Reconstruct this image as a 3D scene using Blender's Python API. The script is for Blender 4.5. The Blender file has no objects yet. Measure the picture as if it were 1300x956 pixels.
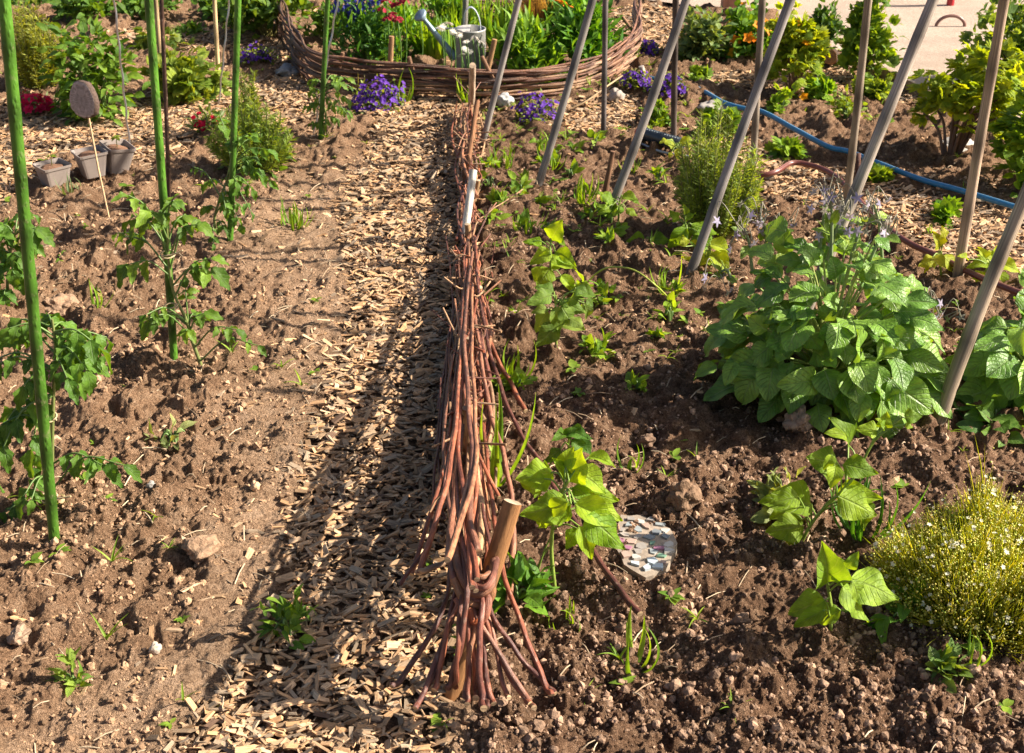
import bpy, math, numpy as np
from mathutils import Vector
PI = math.pi
rs = np.random.RandomState
C = bpy.context.scene.collection

# ------------------------------------------------------------------ camera model
W0, H0, F = 1300.0, 956.0, 1700.0
CAMZ = 1.7
PIT = math.atan(898 / F)
fw = np.array([0, math.cos(PIT), -math.sin(PIT)]); up = np.array([0, math.sin(PIT), math.cos(PIT)])
O = np.array([0, 0, CAMZ])
def ray(px, py): return fw + np.array([1., 0, 0]) * (px - 650) / F - up * (py - 478) / F
def PZ(px, py, z=0.0):
    r = ray(px, py); return O + r * (z - CAMZ) / r[2]
def PY(px, py, Y):
    r = ray(px, py); return O + r * Y / r[1]
def proj(x, y, z=0.0):
    d = y * fw[1] + (z - CAMZ) * fw[2]
    v = y * up[1] + (z - CAMZ) * up[2]
    d = np.where(np.abs(d) < 1e-3, 1e-3, d)
    return 650 + F * x / d, 478 - F * v / d, d

# ------------------------------------------------------------------ noise
def _h(ix, iy, s):
    n = (ix.astype(np.int64) * 374761393 + iy.astype(np.int64) * 668265263 + s * 974711) & 0x7fffffff
    n = ((n ^ (n >> 13)) * 1274126177) & 0x7fffffff
    n = ((n ^ (n >> 15)) * 2246822519) & 0x7fffffff
    return ((n ^ (n >> 16)) & 0xffffff) / float(0xffffff)
def noise(x, y, s=0):
    ix = np.floor(x); iy = np.floor(y); fx = x - ix; fy = y - iy
    fx = fx * fx * (3 - 2 * fx); fy = fy * fy * (3 - 2 * fy)
    a = _h(ix, iy, s); b = _h(ix + 1, iy, s); c = _h(ix, iy + 1, s); d = _h(ix + 1, iy + 1, s)
    return ((a + (b - a) * fx) * (1 - fy) + (c + (d - c) * fx) * fy) * 2 - 1
def fbm(x, y, f, o, s=0, g=.5):
    r = 0; a = 1.0; t = 0
    for k in range(o):
        r = r + a * noise(x * f + 13.7 * k, y * f - 7.1 * k, s + k); t += a; a *= g; f *= 2.03
    return r / t
def clod(x, y, cell, s, dens=.75):
    X = x / cell; Y = y / cell; ix = np.floor(X); iy = np.floor(Y); out = np.zeros_like(X)
    for i in (-1, 0, 1):
        for j in (-1, 0, 1):
            cx = ix + i; cy = iy + j
            a = cx + _h(cx, cy, s); b = cy + _h(cx, cy, s + 1); r = .25 + .5 * _h(cx, cy, s + 2)
            on = _h(cx, cy, s + 3) < dens
            q = r * r - (X - a) ** 2 - (Y - b) ** 2
            out = np.maximum(out, np.where(on, np.sqrt(np.maximum(q, 0)), 0))
    return out * cell

# ------------------------------------------------------------------ ground zones (outlines of the paths and beds)
CHIPS = [
 [(200,1010),(228,956),(272,867),(335,790),(358,700),(368,640),(380,570),(408,500),(425,440),(438,400),(440,340),(425,290),(430,255),(455,215),(480,180),(470,150),(440,128),(520,118),(612,118),(612,170),(606,300),(600,420),(600,560),(595,700),(560,956),(555,1010)],
 [(-120,120),(60,135),(110,140),(200,118),(270,108),(400,92),(402,150),(335,168),(262,160),(250,185),(215,197),(170,208),(150,190),(60,200),(0,262),(-120,280)],
 [(150,38),(300,36),(375,56),(368,88),(300,62),(150,68)],
 [(655,152),(720,128),(790,116),(815,130),(800,172),(745,168)],
 [(785,8),(868,8),(862,50),(850,64),(805,62),(775,40)],
 [(868,98),(1000,85),(1120,82),(1200,125),(1160,135),(1060,124),(960,114)],
 [(880,160),(940,162),(975,200),(1060,212),(1160,246),(1300,270),(1420,300),(1420,390),(1290,352),(1180,322),(1120,296),(1040,268),(960,245),(880,205)],
]
GRAVEL = [(1112,92),(1190,130),(1262,158),(1480,250),(1900,100),(1400,-80),(700,-110),(700,-20),(800,-4),(905,12),(985,20),(1040,55)]
def inpoly(px, py, poly):
    r = np.zeros(px.shape, bool); n = len(poly); j = n - 1
    for i in range(n):
        xi, yi = poly[i]; xj, yj = poly[j]
        if yi != yj:
            r ^= ((yi > py) != (yj > py)) & (px < (xj - xi) * (py - yi) / (yj - yi) + xi)
        j = i
    return r
def chipmask(x, y, soft=5):
    m = 0
    for k in range(soft):
        jx = .035 * noise(x * 9 + k * 31.7, y * 9, 70 + k) + .02 * noise(x * 40, y * 40 + k * 7.7, 90 + k)
        jy = .05 * noise(x * 9, y * 9 + k * 31.7, 80 + k)
        px, py, d = proj(x + jx, y + jy)
        q = np.zeros(px.shape, bool)
        for p in CHIPS: q |= inpoly(px, py, p)
        m = m + (q & (d > .1))
    return m / float(soft)
def gravmask(x, y):
    px, py, d = proj(x, y)
    return (inpoly(px, py, GRAVEL) | ((y > 9.5) & (x > 1.5))) & (d > .1)
def gauss(x, y, c, sx, sy, a):
    return a * np.exp(-((x - c[0]) / sx) ** 2 - ((y - c[1]) / sy) ** 2)
def zones(x, y):
    ch = chipmask(x, y); gr = gravmask(x, y).astype(float)
    px, py, d = proj(x, y)
    edge = np.interp(py, [120, 250, 400, 500, 640, 800, 950], [470, 420, 425, 395, 360, 300, 130])
    wj = 45 * noise(x * 6, y * 6, 33)
    left = px < 600
    # compacted pale strip beside the path on the left bed
    strip = np.where(left, 1 / (1 + np.exp(-(px - (edge - np.interp(py, [200, 500, 700, 900], [120, 55, 70, 120]) + wj)) / 18)), 0)
    strip = strip * np.clip((py - 190) / 60, 0, 1)
    rough = np.clip(1 - strip * .7, 0, 1) * (1 - .85 * ch) * (1 - gr)
    return ch, gr, strip * (1 - ch), rough, left
def H(x, y, full=True):
    x = np.asarray(x, float); y = np.asarray(y, float)
    sh = x.shape; x = np.atleast_1d(x).ravel(); y = np.atleast_1d(y).ravel()
    ch, gr, st, ro, left = zones(x, y)
    h = .012 * fbm(x, y, 1.3, 2, 1) + .028 * ro * fbm(x, y, 5, 3, 5) + .012 * st * fbm(x, y, 7, 2, 11)
    ro = ro * np.where(left, 1.02, 1.0)
    pt = np.clip(.5 + 1.1 * fbm(x, y, 3.1, 2, 23), .15, 1.15)
    h = h + ro * (.050 * (np.abs(fbm(x, y, 9, 3, 25)) - .2) + .022 * fbm(x, y, 19, 3, 15) + .012 * np.abs(fbm(x, y, 34, 2, 19))) + st * .02 * (np.abs(fbm(x, y, 10, 3, 27)) - .2)
    if full:
        wx = x + .009 * noise(x * 45, y * 45, 61) + .004 * noise(x * 120, y * 120, 62); wy = y + .009 * noise(x * 45, y * 45, 63) + .004 * noise(x * 120, y * 120, 64)
        h = h + ro * pt * (.55 * clod(wx, wy, .075, 3, .25) + .55 * clod(wx, wy, .026, 17, .55) + .65 * clod(wx, wy, .012, 29, .8) + .5 * clod(wx * 1.3, wy, .0065, 31, .85))
        h = h + (.12 + .3 * st) * .5 * clod(wx, wy, .018, 41, .35) + (.0045 * np.abs(fbm(x, y, 60, 3, 43)) + .0035 * fbm(x, y, 150, 2, 47)) * (.25 + ro)
    h = h - .012 * ch - .0 * gr
    h = h * (1 - gr) - .03 * gr
    return h.reshape(sh)
def gz(x, y): return float(H(np.array([x]), np.array([y]), False)[0])
def G(px, py, dz=0):
    p = PZ(px, py, 0); p[2] = gz(p[0], p[1]) + dz; return p

# ------------------------------------------------------------------ mesh builder
class MB:
    def __init__(s): s.V = []; s.Q = []; s.T = []; s.U = []; s.K = []; s.n = 0
    def add(s, V, Q=None, T=None, uv=None, col=(1, 1, 1)):
        V = np.asarray(V, float).reshape(-1, 3); n = len(V)
        s.V.append(V)
        if Q is not None and len(Q): s.Q.append(np.asarray(Q, int).reshape(-1, 4) + s.n)
        if T is not None and len(T): s.T.append(np.asarray(T, int).reshape(-1, 3) + s.n)
        s.U.append(np.zeros((n, 2)) if uv is None else np.asarray(uv, float).reshape(-1, 2))
        c = np.asarray(col, float); s.K.append(np.broadcast_to(c, (n, 3)) if c.ndim == 1 else c)
        s.n += n
    def inst(s, t, R, pos, scale, col):
        """t: template (V,Q,T,uv); R (n,3,3) rows = X,Y,Z axes; pos (n,3); scale (n,) or (n,3); col (n,3)"""
        V, Q, T, uv = t; n = len(pos); m = len(V)
        if n == 0: return
        sc = np.asarray(scale, float); sc = sc[:, None] * np.ones(3) if sc.ndim == 1 else sc
        P = V[None] * sc[:, None, :]
        P = np.einsum('nmk,nkj->nmj', P, R) + np.asarray(pos)[:, None]
        off = (np.arange(n) * m)[:, None, None]
        Qa = (Q[None] + off).reshape(-1, 4) if len(Q) else None
        Ta = (T[None] + off).reshape(-1, 3) if len(T) else None
        s.add(P.reshape(-1, 3), Qa, Ta, np.tile(uv, (n, 1)), np.repeat(np.asarray(col, float), m, 0))
    def tube(s, pts, rad, sides=6, col=(1, 1, 1), cap=True, wob=0, seed=0, ccol=None):
        pts = np.asarray(pts, float); n = len(pts)
        rad = np.broadcast_to(np.asarray(rad, float), (n,)).copy()
        t = np.gradient(pts, axis=0); t /= np.linalg.norm(t, axis=1)[:, None] + 1e-12
        ref = np.array([0, 0, 1.]) if abs(t[0][2]) < .9 else np.array([1., 0, 0])
        a = np.cross(t[0], ref); a /= np.linalg.norm(a); A = [a]
        for i in range(1, n):
            a = A[-1] - t[i] * np.dot(A[-1], t[i]); a /= np.linalg.norm(a) + 1e-12; A.append(a)
        A = np.array(A); B = np.cross(t, A)
        th = np.arange(sides) * 2 * PI / sides
        r = rad[:, None] * np.ones(sides)
        if wob: r = r * (1 + wob * (rs(seed).rand(n, sides) - .5))
        ring = pts[:, None] + r[..., None] * (np.cos(th)[None, :, None] * A[:, None] + np.sin(th)[None, :, None] * B[:, None])
        L = np.concatenate([[0], np.cumsum(np.linalg.norm(np.diff(pts, axis=0), axis=1))])
        uv = np.stack([np.tile(th / (2 * PI), (n, 1)), np.tile(L[:, None], (1, sides))], -1).reshape(-1, 2)
        i = np.arange(n - 1)[:, None] * sides; j = np.arange(sides)[None]; k = (j + 1) % sides
        Q = np.stack([i + j, i + k, i + sides + k, i + sides + j], -1).reshape(-1, 4)
        V = ring.reshape(-1, 3); T = []
        if cap:
            b = n * sides; k = sides
            V = np.vstack([V, V[:k], pts[0], V[b - k:b], pts[-1]]); cu = np.stack([np.cos(th) * .02, np.sin(th) * .02], -1); uv = np.vstack([uv, cu, [0, 0], cu, [0, 0]])
            for q in range(sides):
                T.append([b + k, b + (q + 1) % k, b + q]); T.append([b + 2 * k + 1, b + k + 1 + q, b + k + 1 + (q + 1) % k])
            if ccol is not None:
                K = np.tile(np.asarray(col, float), (len(V), 1)); K[b + k + 1:] = ccol; col = K
        s.add(V, Q, T, uv, col)
    def box(s, c, size, R=None, col=(1, 1, 1)):
        x, y, z = np.asarray(size) / 2.
        V = np.array([[-x,-y,-z],[x,-y,-z],[x,y,-z],[-x,y,-z],[-x,-y,z],[x,-y,z],[x,y,z],[-x,y,z]])
        if R is not None: V = V @ R
        s.add(V + np.asarray(c), [[0,3,2,1],[4,5,6,7],[0,1,5,4],[1,2,6,5],[2,3,7,6],[3,0,4,7]], None, V[:, :2], col)
    def lathe(s, c, prof, n=24, R=None, col=(1, 1, 1), sq=None):
        th = np.arange(n) * 2 * PI / n; V = []
        for r, z in prof:
            k = 1.0 if sq is None else 1 / (np.abs(np.cos(th)) ** sq + np.abs(np.sin(th)) ** sq) ** (1 / sq)
            V.append(np.stack([r * k * np.cos(th), r * k * np.sin(th), np.full(n, z)], -1))
        V = np.concatenate(V); m = len(prof)
        if R is not None: V = V @ R
        i = np.arange(m - 1)[:, None] * n; j = np.arange(n)[None]; k = (j + 1) % n
        Q = np.stack([i + j, i + k, i + n + k, i + n + j], -1).reshape(-1, 4)
        uv = np.stack([np.tile(th / 2 / PI, m), np.repeat(np.arange(m) / m, n)], -1)
        s.add(V + np.asarray(c), Q, None, uv, col)
    def build(s, name, mat, parent=None, smooth=True, loc=None):
        V = np.concatenate(s.V); org = np.zeros(3)
        if parent is not None:
            p = parent
            while p is not None: org = org + np.array(p.location); p = p.parent
        elif loc is not None: org = np.asarray(loc, float)
        V = V - org
        Q = np.concatenate(s.Q) if s.Q else np.zeros((0, 4), int); T = np.concatenate(s.T) if s.T else np.zeros((0, 3), int)
        me = bpy.data.meshes.new(name); me.vertices.add(len(V)); me.vertices.foreach_set('co', V.ravel())
        nl = Q.size + T.size; me.loops.add(nl); me.loops.foreach_set('vertex_index', np.concatenate([Q.ravel(), T.ravel()]))
        me.polygons.add(len(Q) + len(T))
        me.polygons.foreach_set('loop_start', np.concatenate([np.arange(len(Q)) * 4, Q.size + np.arange(len(T)) * 3]))
        a = me.attributes.new('col', 'FLOAT_COLOR', 'POINT')
        K = np.concatenate(s.K); a.data.foreach_set('color', np.hstack([K, np.ones((len(K), 1))]).ravel())
        U = np.concatenate(s.U); a = me.attributes.new('luv', 'FLOAT_VECTOR', 'POINT')
        a.data.foreach_set('vector', np.hstack([U, np.zeros((len(U), 1))]).ravel())
        me.update(calc_edges=True)
        me.polygons.foreach_set('use_smooth', np.full(len(me.polygons), smooth)); me.validate()
        me.materials.append(mat)
        o = bpy.data.objects.new(name, me); C.objects.link(o)
        if parent is not None: o.parent = parent
        elif loc is not None: o.location = loc
        return o
def tag(o, label=None, cat=None, group=None, kind=None):
    if label: o['label'] = label
    if cat: o['category'] = cat
    if group: o['group'] = group
    if kind: o['kind'] = kind
    return o
def thing(name, label, cat, loc, group=None):
    o = bpy.data.objects.new(name, None); C.objects.link(o); o.location = [float(v) for v in loc]; o.empty_display_size = .05
    return tag(o, label, cat, group)
def nrm(v): return v / (np.linalg.norm(v, axis=-1, keepdims=True) + 1e-9)
def frames(d, n):
    Y = nrm(np.atleast_2d(d)); X = nrm(np.cross(Y, np.atleast_2d(n))); Z = np.cross(X, Y)
    return np.stack([X, Y, Z], 1)
def spline(pts, n=8):
    P = np.asarray(pts, float); P = np.vstack([2 * P[0] - P[1], P, 2 * P[-1] - P[-2]]); out = []
    for i in range(1, len(P) - 2):
        t = np.linspace(0, 1, n, endpoint=False)[:, None]
        out.append(.5 * (2 * P[i] + (P[i+1] - P[i-1]) * t + (2*P[i-1] - 5*P[i] + 4*P[i+1] - P[i+2]) * t**2 + (3*P[i] - P[i-1] - 3*P[i+1] + P[i+2]) * t**3))
    out.append(P[-2][None]); return np.concatenate(out)

# ------------------------------------------------------------------ leaf templates (unit length along +Y, normal +Z)
def leaf_t(kind='ovate', W=.5, n=7, m=2, fold=.25, droop=.5, wav=.04, serr=0., nser=7, seed=0, curl=0.):
    r = rs(seed); t = np.linspace(0, 1, n + 1)
    if kind == 'ovate': w = np.sin(PI * t ** .72) ** .75
    elif kind == 'heart': w = np.where(t < .28, (t / .28) ** .45, np.maximum(1 - ((t - .28) / .72) ** 1.35, 0) ** .95)
    elif kind == 'lance': w = np.sin(PI * t ** .6) ** 1.0
    elif kind == 'blade': w = np.minimum(1, 3.5 * (t + .12)) * (1 - t ** 2.2)
    elif kind == 'round': w = np.sqrt(np.maximum(1 - (2 * t - 1) ** 2, 0)) ** .8
    elif kind == 'lobed': w = np.sin(PI * t ** .66) ** .8 * (1 + .17 * np.cos(t * PI * 6.2 + .6))
    w = np.maximum(w, .03) * W / 2
    if serr: w = w * (1 + serr * (((t * nser) % 1) - .5)) 
    s = np.linspace(-1, 1, 2 * m + 1)
    S, TT = np.meshgrid(s, t); Wd = w[:, None] * np.ones_like(S)
    x = S * Wd
    z = fold * np.abs(S) * Wd + wav * np.sin(TT * 11 + r.rand() * 6 + (S > 0) * 1.3) * np.abs(S) ** 1.5 - curl * S ** 2 * Wd
    if wav: z = z + wav * .35 * np.cos(TT * 40) * np.abs(S) * (1 - np.abs(S)) * 2
    y = TT + (serr * .06 * np.abs(S) if serr else 0)
    ang = droop * TT; yc = np.where(droop == 0, y, np.sin(ang) / (droop + 1e-9)) ; zc = -(1 - np.cos(ang)) / (droop + 1e-9)
    Y = yc + z * np.sin(ang) + (y - TT); Zz = zc + z * np.cos(ang)
    V = np.stack([x, Y, Zz], -1).reshape(-1, 3); k = 2 * m + 1
    i = np.arange(n)[:, None] * k; j = np.arange(k - 1)[None]
    Q = np.stack([i + j, i + j + 1, i + k + j + 1, i + k + j], -1).reshape(-1, 4)
    return V, Q, np.zeros((0, 3), int), np.stack([S, TT], -1).reshape(-1, 2)
def merge(ts):
    V = []; Q = []; T = []; U = []; o = 0
    for t in ts:
        V.append(t[0]); Q.append(t[1] + o); T.append(t[2] + o); U.append(t[3]); o += len(t[0])
    return np.concatenate(V), np.concatenate(Q), np.concatenate(T), np.concatenate(U)
def xf(t, R=None, p=(0, 0, 0), s=1.0):
    V = t[0] * s
    if R is not None: V = V @ R
    return V + np.asarray(p), t[1], t[2], t[3]
def flower_t(n=5, W=.7, tilt=.35, kind='ovate'):
    base = leaf_t(kind, W, 3, 1, .15, .4, 0); out = []
    for k in range(n):
        a = 2 * PI * k / n; d = np.array([math.cos(a), math.sin(a), tilt]); out.append(xf(base, frames(d, [0, 0, 1])[0]))
    return merge(out)
def palm_t(n=5, spread=1.0, W=.42, **k):   # palmately lobed leaf (currant, strawberry, nasturtium)
    out = []
    for i in range(n):
        a = (i - (n - 1) / 2) * spread / max(n - 1, 1) * 2
        R = frames([math.sin(a), math.cos(a), -.08 * abs(a)], [0, 0, 1])[0]
        out.append(xf(leaf_t('ovate', W, 5, 1, .2, .4, .03, .25, 4, i, **k), R, s=1 - .18 * abs(a)))
    return merge(out)
T_OV = [leaf_t('ovate', .58, 8, 2, .18, .7, .03, .12, 8, s) for s in range(3)]
T_BOR = [leaf_t('ovate', w, 12, 4, f, d, .05, .10, 11, s) for s, (w, f, d) in enumerate([(.76, .12, .8), (.66, .32, .6), (.84, .0, 1.0), (.72, .25, 1.25)])]
T_BEAN = [leaf_t('heart', w, 14, 4, f, d, v, .0, 8, s) for s, (w, f, d, v) in enumerate([(.8, .12, .8, .06), (.72, .45, 1.1, .05), (.85, -.15, .5, .07), (.66, .7, .7, .05)])]
T_TOM = [leaf_t('lobed', .5, 16, 2, f, d, .045, .12, 9, s) for s, (f, d) in enumerate([(.35, .7), (.2, 1.1), (.5, .5)])]
T_LAN = [leaf_t('lance', .28, 6, 1, .3, d, .02, 0, 1, s) for s, d in enumerate([.3, .9])]
T_LANW = [leaf_t('lance', .4, 7, 1, .3, d, .03, .1, 5, s) for s, d in enumerate([.4, .9])]
T_NEED = [leaf_t('lance', .16, 2, 1, .3, d, 0) for d in (.1, .5)]
T_BLADE = [leaf_t('blade', .10, 9, 1, .6, d, 0) for d in (.5, 1.2, 1.9)]
T_PALM = [palm_t(5, .95, .46), palm_t(3, .6, .7)]
T_ROUND = [leaf_t('round', .95, 6, 2, -.1, .3, .03)]
T_SM = [leaf_t('ovate', .55, 4, 1, .2, .5, 0)]
T_FL5 = [flower_t(5, .75, .3), flower_t(5, .75, .7)]
T_STAR = [flower_t(5, .42, .1, 'lance')]
T_DAISY = [flower_t(12, .3, .05, 'lance')]
T_FULL = [merge([flower_t(7, .8, .25), xf(flower_t(6, .8, .8), s=.8), xf(flower_t(4, .8, 2.0), s=.6)])]
def ico(r, sub=1):
    f = (1 + 5 ** .5) / 2
    V = [(-1,f,0),(1,f,0),(-1,-f,0),(1,-f,0),(0,-1,f),(0,1,f),(0,-1,-f),(0,1,-f),(f,0,-1),(f,0,1),(-f,0,-1),(-f,0,1)]
    T = [(0,11,5),(0,5,1),(0,1,7),(0,7,10),(0,10,11),(1,5,9),(5,11,4),(11,10,2),(10,7,6),(7,1,8),(3,9,4),(3,4,2),(3,2,6),(3,6,8),(3,8,9),(4,9,5),(2,4,11),(6,2,10),(8,6,7),(9,8,1)]
    V = [np.array(v) / np.linalg.norm(v) for v in V]
    for _ in range(sub):
        c = {}; N = []
        def mid(a, b):
            k = (min(a, b), max(a, b))
            if k not in c: v = V[a] + V[b]; V.append(v / np.linalg.norm(v)); c[k] = len(V) - 1
            return c[k]
        for a, b, d in T:
            x, y, z = mid(a, b), mid(b, d), mid(d, a); N += [(a, x, z), (b, y, x), (d, z, y), (x, y, z)]
        T = N
    V = np.array(V)
    n = 1 + r * (noise(V[:, 0] * 1.7 + 9 * r + 5, V[:, 1] * 1.7 + V[:, 2] * 2.3 + 3, int(r * 1000)) + .5 * noise(V[:, 2] * 4 + 7, V[:, 0] * 3.1 - V[:, 1] * 4, int(r * 999)))
    V = V * n[:, None]
    return V, np.zeros((0, 4), int), np.array(T), np.zeros((len(V), 2))
def rotrand(r, n):
    q = nrm(r.randn(n, 4)); a, b, c, d = q.T
    return np.stack([np.stack([1-2*(c*c+d*d), 2*(b*c-a*d), 2*(b*d+a*c)], -1), np.stack([2*(b*c+a*d), 1-2*(b*b+d*d), 2*(c*d-a*b)], -1), np.stack([2*(b*d-a*c), 2*(c*d+a*b), 1-2*(b*b+c*c)], -1)], 1)

# ------------------------------------------------------------------ materials
def mat(name):
    m = bpy.data.materials.new(name); m.use_nodes = True; nt = m.node_tree; nt.nodes.clear()
    out = nt.nodes.new('ShaderNodeOutputMaterial'); return m, nt, out
def N(nt, t, **k):
    n = nt.nodes.new(t)
    for a, v in k.items():
        if a.startswith('i_'):
            key = a[2:]; key = int(key) if key.isdigit() else key.replace('_', ' ')
            n.inputs[key].default_value = v
        else: setattr(n, a, v)
    return n
def mixc(nt, a, b, fac, mode='MIX'):
    n = nt.nodes.new('ShaderNodeMix'); n.data_type = 'RGBA'; n.blend_type = mode
    for s, v in ((0, fac), (6, a), (7, b)):
        if hasattr(v, 'type') and hasattr(v, 'node'): nt.links.new(v, n.inputs[s])
        else: n.inputs[s].default_value = v if s == 0 else (*v, 1)
    return n.outputs[2]
def ramp(nt, src, stops):
    n = nt.nodes.new('ShaderNodeValToRGB'); e = n.color_ramp.elements
    while len(e) > 1: e.remove(e[-1])
    e[0].position = stops[0][0]; e[0].color = (*stops[0][1], 1)
    for p, c in stops[1:]:
        q = e.new(p); q.color = (*c, 1)
    nt.links.new(src, n.inputs[0]); return n.outputs[0]
def mathn(nt, op, a, b=None, clamp=False):
    n = nt.nodes.new('ShaderNodeMath'); n.operation = op; n.use_clamp = clamp
    for i, v in enumerate((a, b)):
        if v is None: continue
        if hasattr(v, 'node'): nt.links.new(v, n.inputs[i])
        else: n.inputs[i].default_value = v
    return n.outputs[0]
def attr(nt, nm): return N(nt, 'ShaderNodeAttribute', attribute_name=nm)
def noisen(nt, sc, det=4, rough=.6, vec=None):
    n = N(nt, 'ShaderNodeTexNoise'); n.inputs['Scale'].default_value = sc; n.inputs['Detail'].default_value = det; n.inputs['Roughness'].default_value = rough
    if vec is not None: nt.links.new(vec, n.inputs['Vector'])
    return n.outputs['Fac']
def objc(nt): return N(nt, 'ShaderNodeTexCoord').outputs['Object']
def bump(nt, h, st, dist=.01):
    b = N(nt, 'ShaderNodeBump'); b.inputs['Strength'].default_value = st; b.inputs['Distance'].default_value = dist; nt.links.new(h, b.inputs['Height']); return b.outputs[0]
def principled(nt, col, rough=.6, nor=None, metal=0, spec=.5, coat=0):
    p = N(nt, 'ShaderNodeBsdfPrincipled')
    if hasattr(col, 'node'): nt.links.new(col, p.inputs['Base Color'])
    else: p.inputs['Base Color'].default_value = (*col, 1)
    if hasattr(rough, 'node'): nt.links.new(rough, p.inputs['Roughness'])
    else: p.inputs['Roughness'].default_value = rough
    p.inputs['Metallic'].default_value = metal; p.inputs['Specular IOR Level'].default_value = spec; p.inputs['Coat Weight'].default_value = coat
    if nor is not None: nt.links.new(nor, p.inputs['Normal'])
    return p.outputs[0]
def leafmat(name, trans=.35, rough=.45, vein=.25, veins=7., spec=.4, bst=.3, yel=(1.5, 1.25, .35)):
    m, nt, out = mat(name); c = attr(nt, 'col').outputs['Color']; uv = attr(nt, 'luv').outputs['Vector']
    sp = N(nt, 'ShaderNodeSeparateXYZ'); nt.links.new(uv, sp.inputs[0])
    au = mathn(nt, 'ABSOLUTE', sp.outputs[0])
    ph = mathn(nt, 'SUBTRACT', mathn(nt, 'MULTIPLY', sp.outputs[1], veins), mathn(nt, 'MULTIPLY', au, veins * .3))
    fr = mathn(nt, 'ABSOLUTE', mathn(nt, 'SUBTRACT', mathn(nt, 'FRACT', ph), .5))
    v1 = mathn(nt, 'SUBTRACT', 1, mathn(nt, 'MULTIPLY', fr, 9), True)
    v2 = mathn(nt, 'SUBTRACT', 1, mathn(nt, 'MULTIPLY', au, 11), True)
    vv = mathn(nt, 'MAXIMUM', mathn(nt, 'MULTIPLY', v1, .7), v2)
    n1 = noisen(nt, 35, 3, .6, objc(nt))
    base = mixc(nt, c, (.55, .62, .4), mathn(nt, 'MULTIPLY', vv, vein))
    base = mixc(nt, base, ramp(nt, n1, [(.3, (.62, .66, .6)), (.7, (1.25, 1.2, 1.1))]), 1.0, 'MULTIPLY')
    h = mathn(nt, 'ADD', mathn(nt, 'MULTIPLY', mathn(nt, 'SUBTRACT', 0, vv), .8), mathn(nt, 'MULTIPLY', noisen(nt, 130, 2, .6, objc(nt)), .8))
    nb = bump(nt, h, bst, .004)
    pr = principled(nt, base, rough, nb, 0, spec)
    tr = N(nt, 'ShaderNodeBsdfTranslucent'); nt.links.new(mixc(nt, base, yel, 1.0, 'MULTIPLY'), tr.inputs[0])
    mx = N(nt, 'ShaderNodeMixShader'); mx.inputs[0].default_value = trans
    nt.links.new(pr, mx.inputs[1]); nt.links.new(tr.outputs[0], mx.inputs[2]); nt.links.new(mx.outputs[0], out.inputs[0]); return m
def simple(name, rough=.6, n=30, amt=.35, bst=.3, bd=.003, metal=0, spec=.5, stretch=None, coat=0):
    m, nt, out = mat(name); c = attr(nt, 'col').outputs['Color']; v = objc(nt)
    if stretch is not None:
        mp = N(nt, 'ShaderNodeMapping'); mp.inputs['Scale'].default_value = stretch
        nt.links.new(attr(nt, 'luv').outputs['Vector'], mp.inputs[0]); v = mp.outputs[0]; n = 1
    f = noisen(nt, n, 5, .65, v)
    col = mixc(nt, c, ramp(nt, f, [(.3, (1 - amt,) * 3), (.7, (1 + amt,) * 3)]), 1.0, 'MULTIPLY')
    nt.links.new(principled(nt, col, rough, bump(nt, f, bst, bd), metal, spec, coat), out.inputs[0]); return m
M = {}
M['leaf'] = leafmat('tomato_leaf', .42, .5, .15, 6, .3, .5, (1.6, 1.3, .3))
M['bean'] = leafmat('bean_leaf', .5, .55, .22, 7, .3, .7, (1.75, 1.4, .22))
M['borage'] = leafmat('borage_leaf', .30, .42, .3, 8, .5, .9, (1.5, 1.3, .3))
M['soft'] = leafmat('soft_leaf', .45, .5, .05, 4, .35, .15, (1.5, 1.25, .3))
M['petal'] = leafmat('petal', .35, .6, .0, 3, .2, .1, (1.1, 1, 1.1))
M['stem'] = simple('green_stem', .5, 40, .2)
M['rod'] = simple('willow_bark', .5, 60, .6, .6, .003, 0, .4, (4, 38, 1))
def rodmat():
    m, nt, out = mat('willow_bark'); c = attr(nt, 'col').outputs['Color']; uv = attr(nt, 'luv').outputs['Vector']
    mp = N(nt, 'ShaderNodeMapping'); mp.inputs['Scale'].default_value = (5, 30, 1); nt.links.new(uv, mp.inputs[0]); f = noisen(nt, 1, 5, .7, mp.outputs[0])
    mp2 = N(nt, 'ShaderNodeMapping'); mp2.inputs['Scale'].default_value = (9, 3, 1); nt.links.new(uv, mp2.inputs[0]); g = noisen(nt, 1, 4, .6, mp2.outputs[0])
    big = noisen(nt, 14, 3, .6, objc(nt))
    vo = N(nt, 'ShaderNodeTexVoronoi'); vo.inputs['Scale'].default_value = 1; mp3 = N(nt, 'ShaderNodeMapping'); mp3.inputs['Scale'].default_value = (3, 45, 1); nt.links.new(uv, mp3.inputs[0]); nt.links.new(mp3.outputs[0], vo.inputs['Vector'])
    spot = mathn(nt, 'SUBTRACT', 1, mathn(nt, 'MULTIPLY', vo.outputs['Distance'], 3.2), True)
    col = mixc(nt, c, ramp(nt, f, [(.3, (.42, .4, .4)), (.55, (1, 1, 1)), (.75, (1.6, 1.6, 1.5))]), 1.0, 'MULTIPLY')
    col = mixc(nt, col, ramp(nt, big, [(.35, (.6, .58, .6)), (.65, (1.35, 1.3, 1.2))]), 1.0, 'MULTIPLY')
    col = mixc(nt, col, (.42, .32, .24), mathn(nt, 'MULTIPLY', spot, .45))
    h = mathn(nt, 'ADD', mathn(nt, 'ADD', f, g), mathn(nt, 'MULTIPLY', spot, .5))
    nt.links.new(principled(nt, col, .48, bump(nt, h, .8, .003), 0, .45), out.inputs[0]); return m
M['rod'] = rodmat()
M['cut'] = simple('cut_wood', .75, 90, .3)
M['pole'] = simple('weathered_pole', .62, 60, .5, .6, .003, 0, .3, (26, 5, 1))
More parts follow.
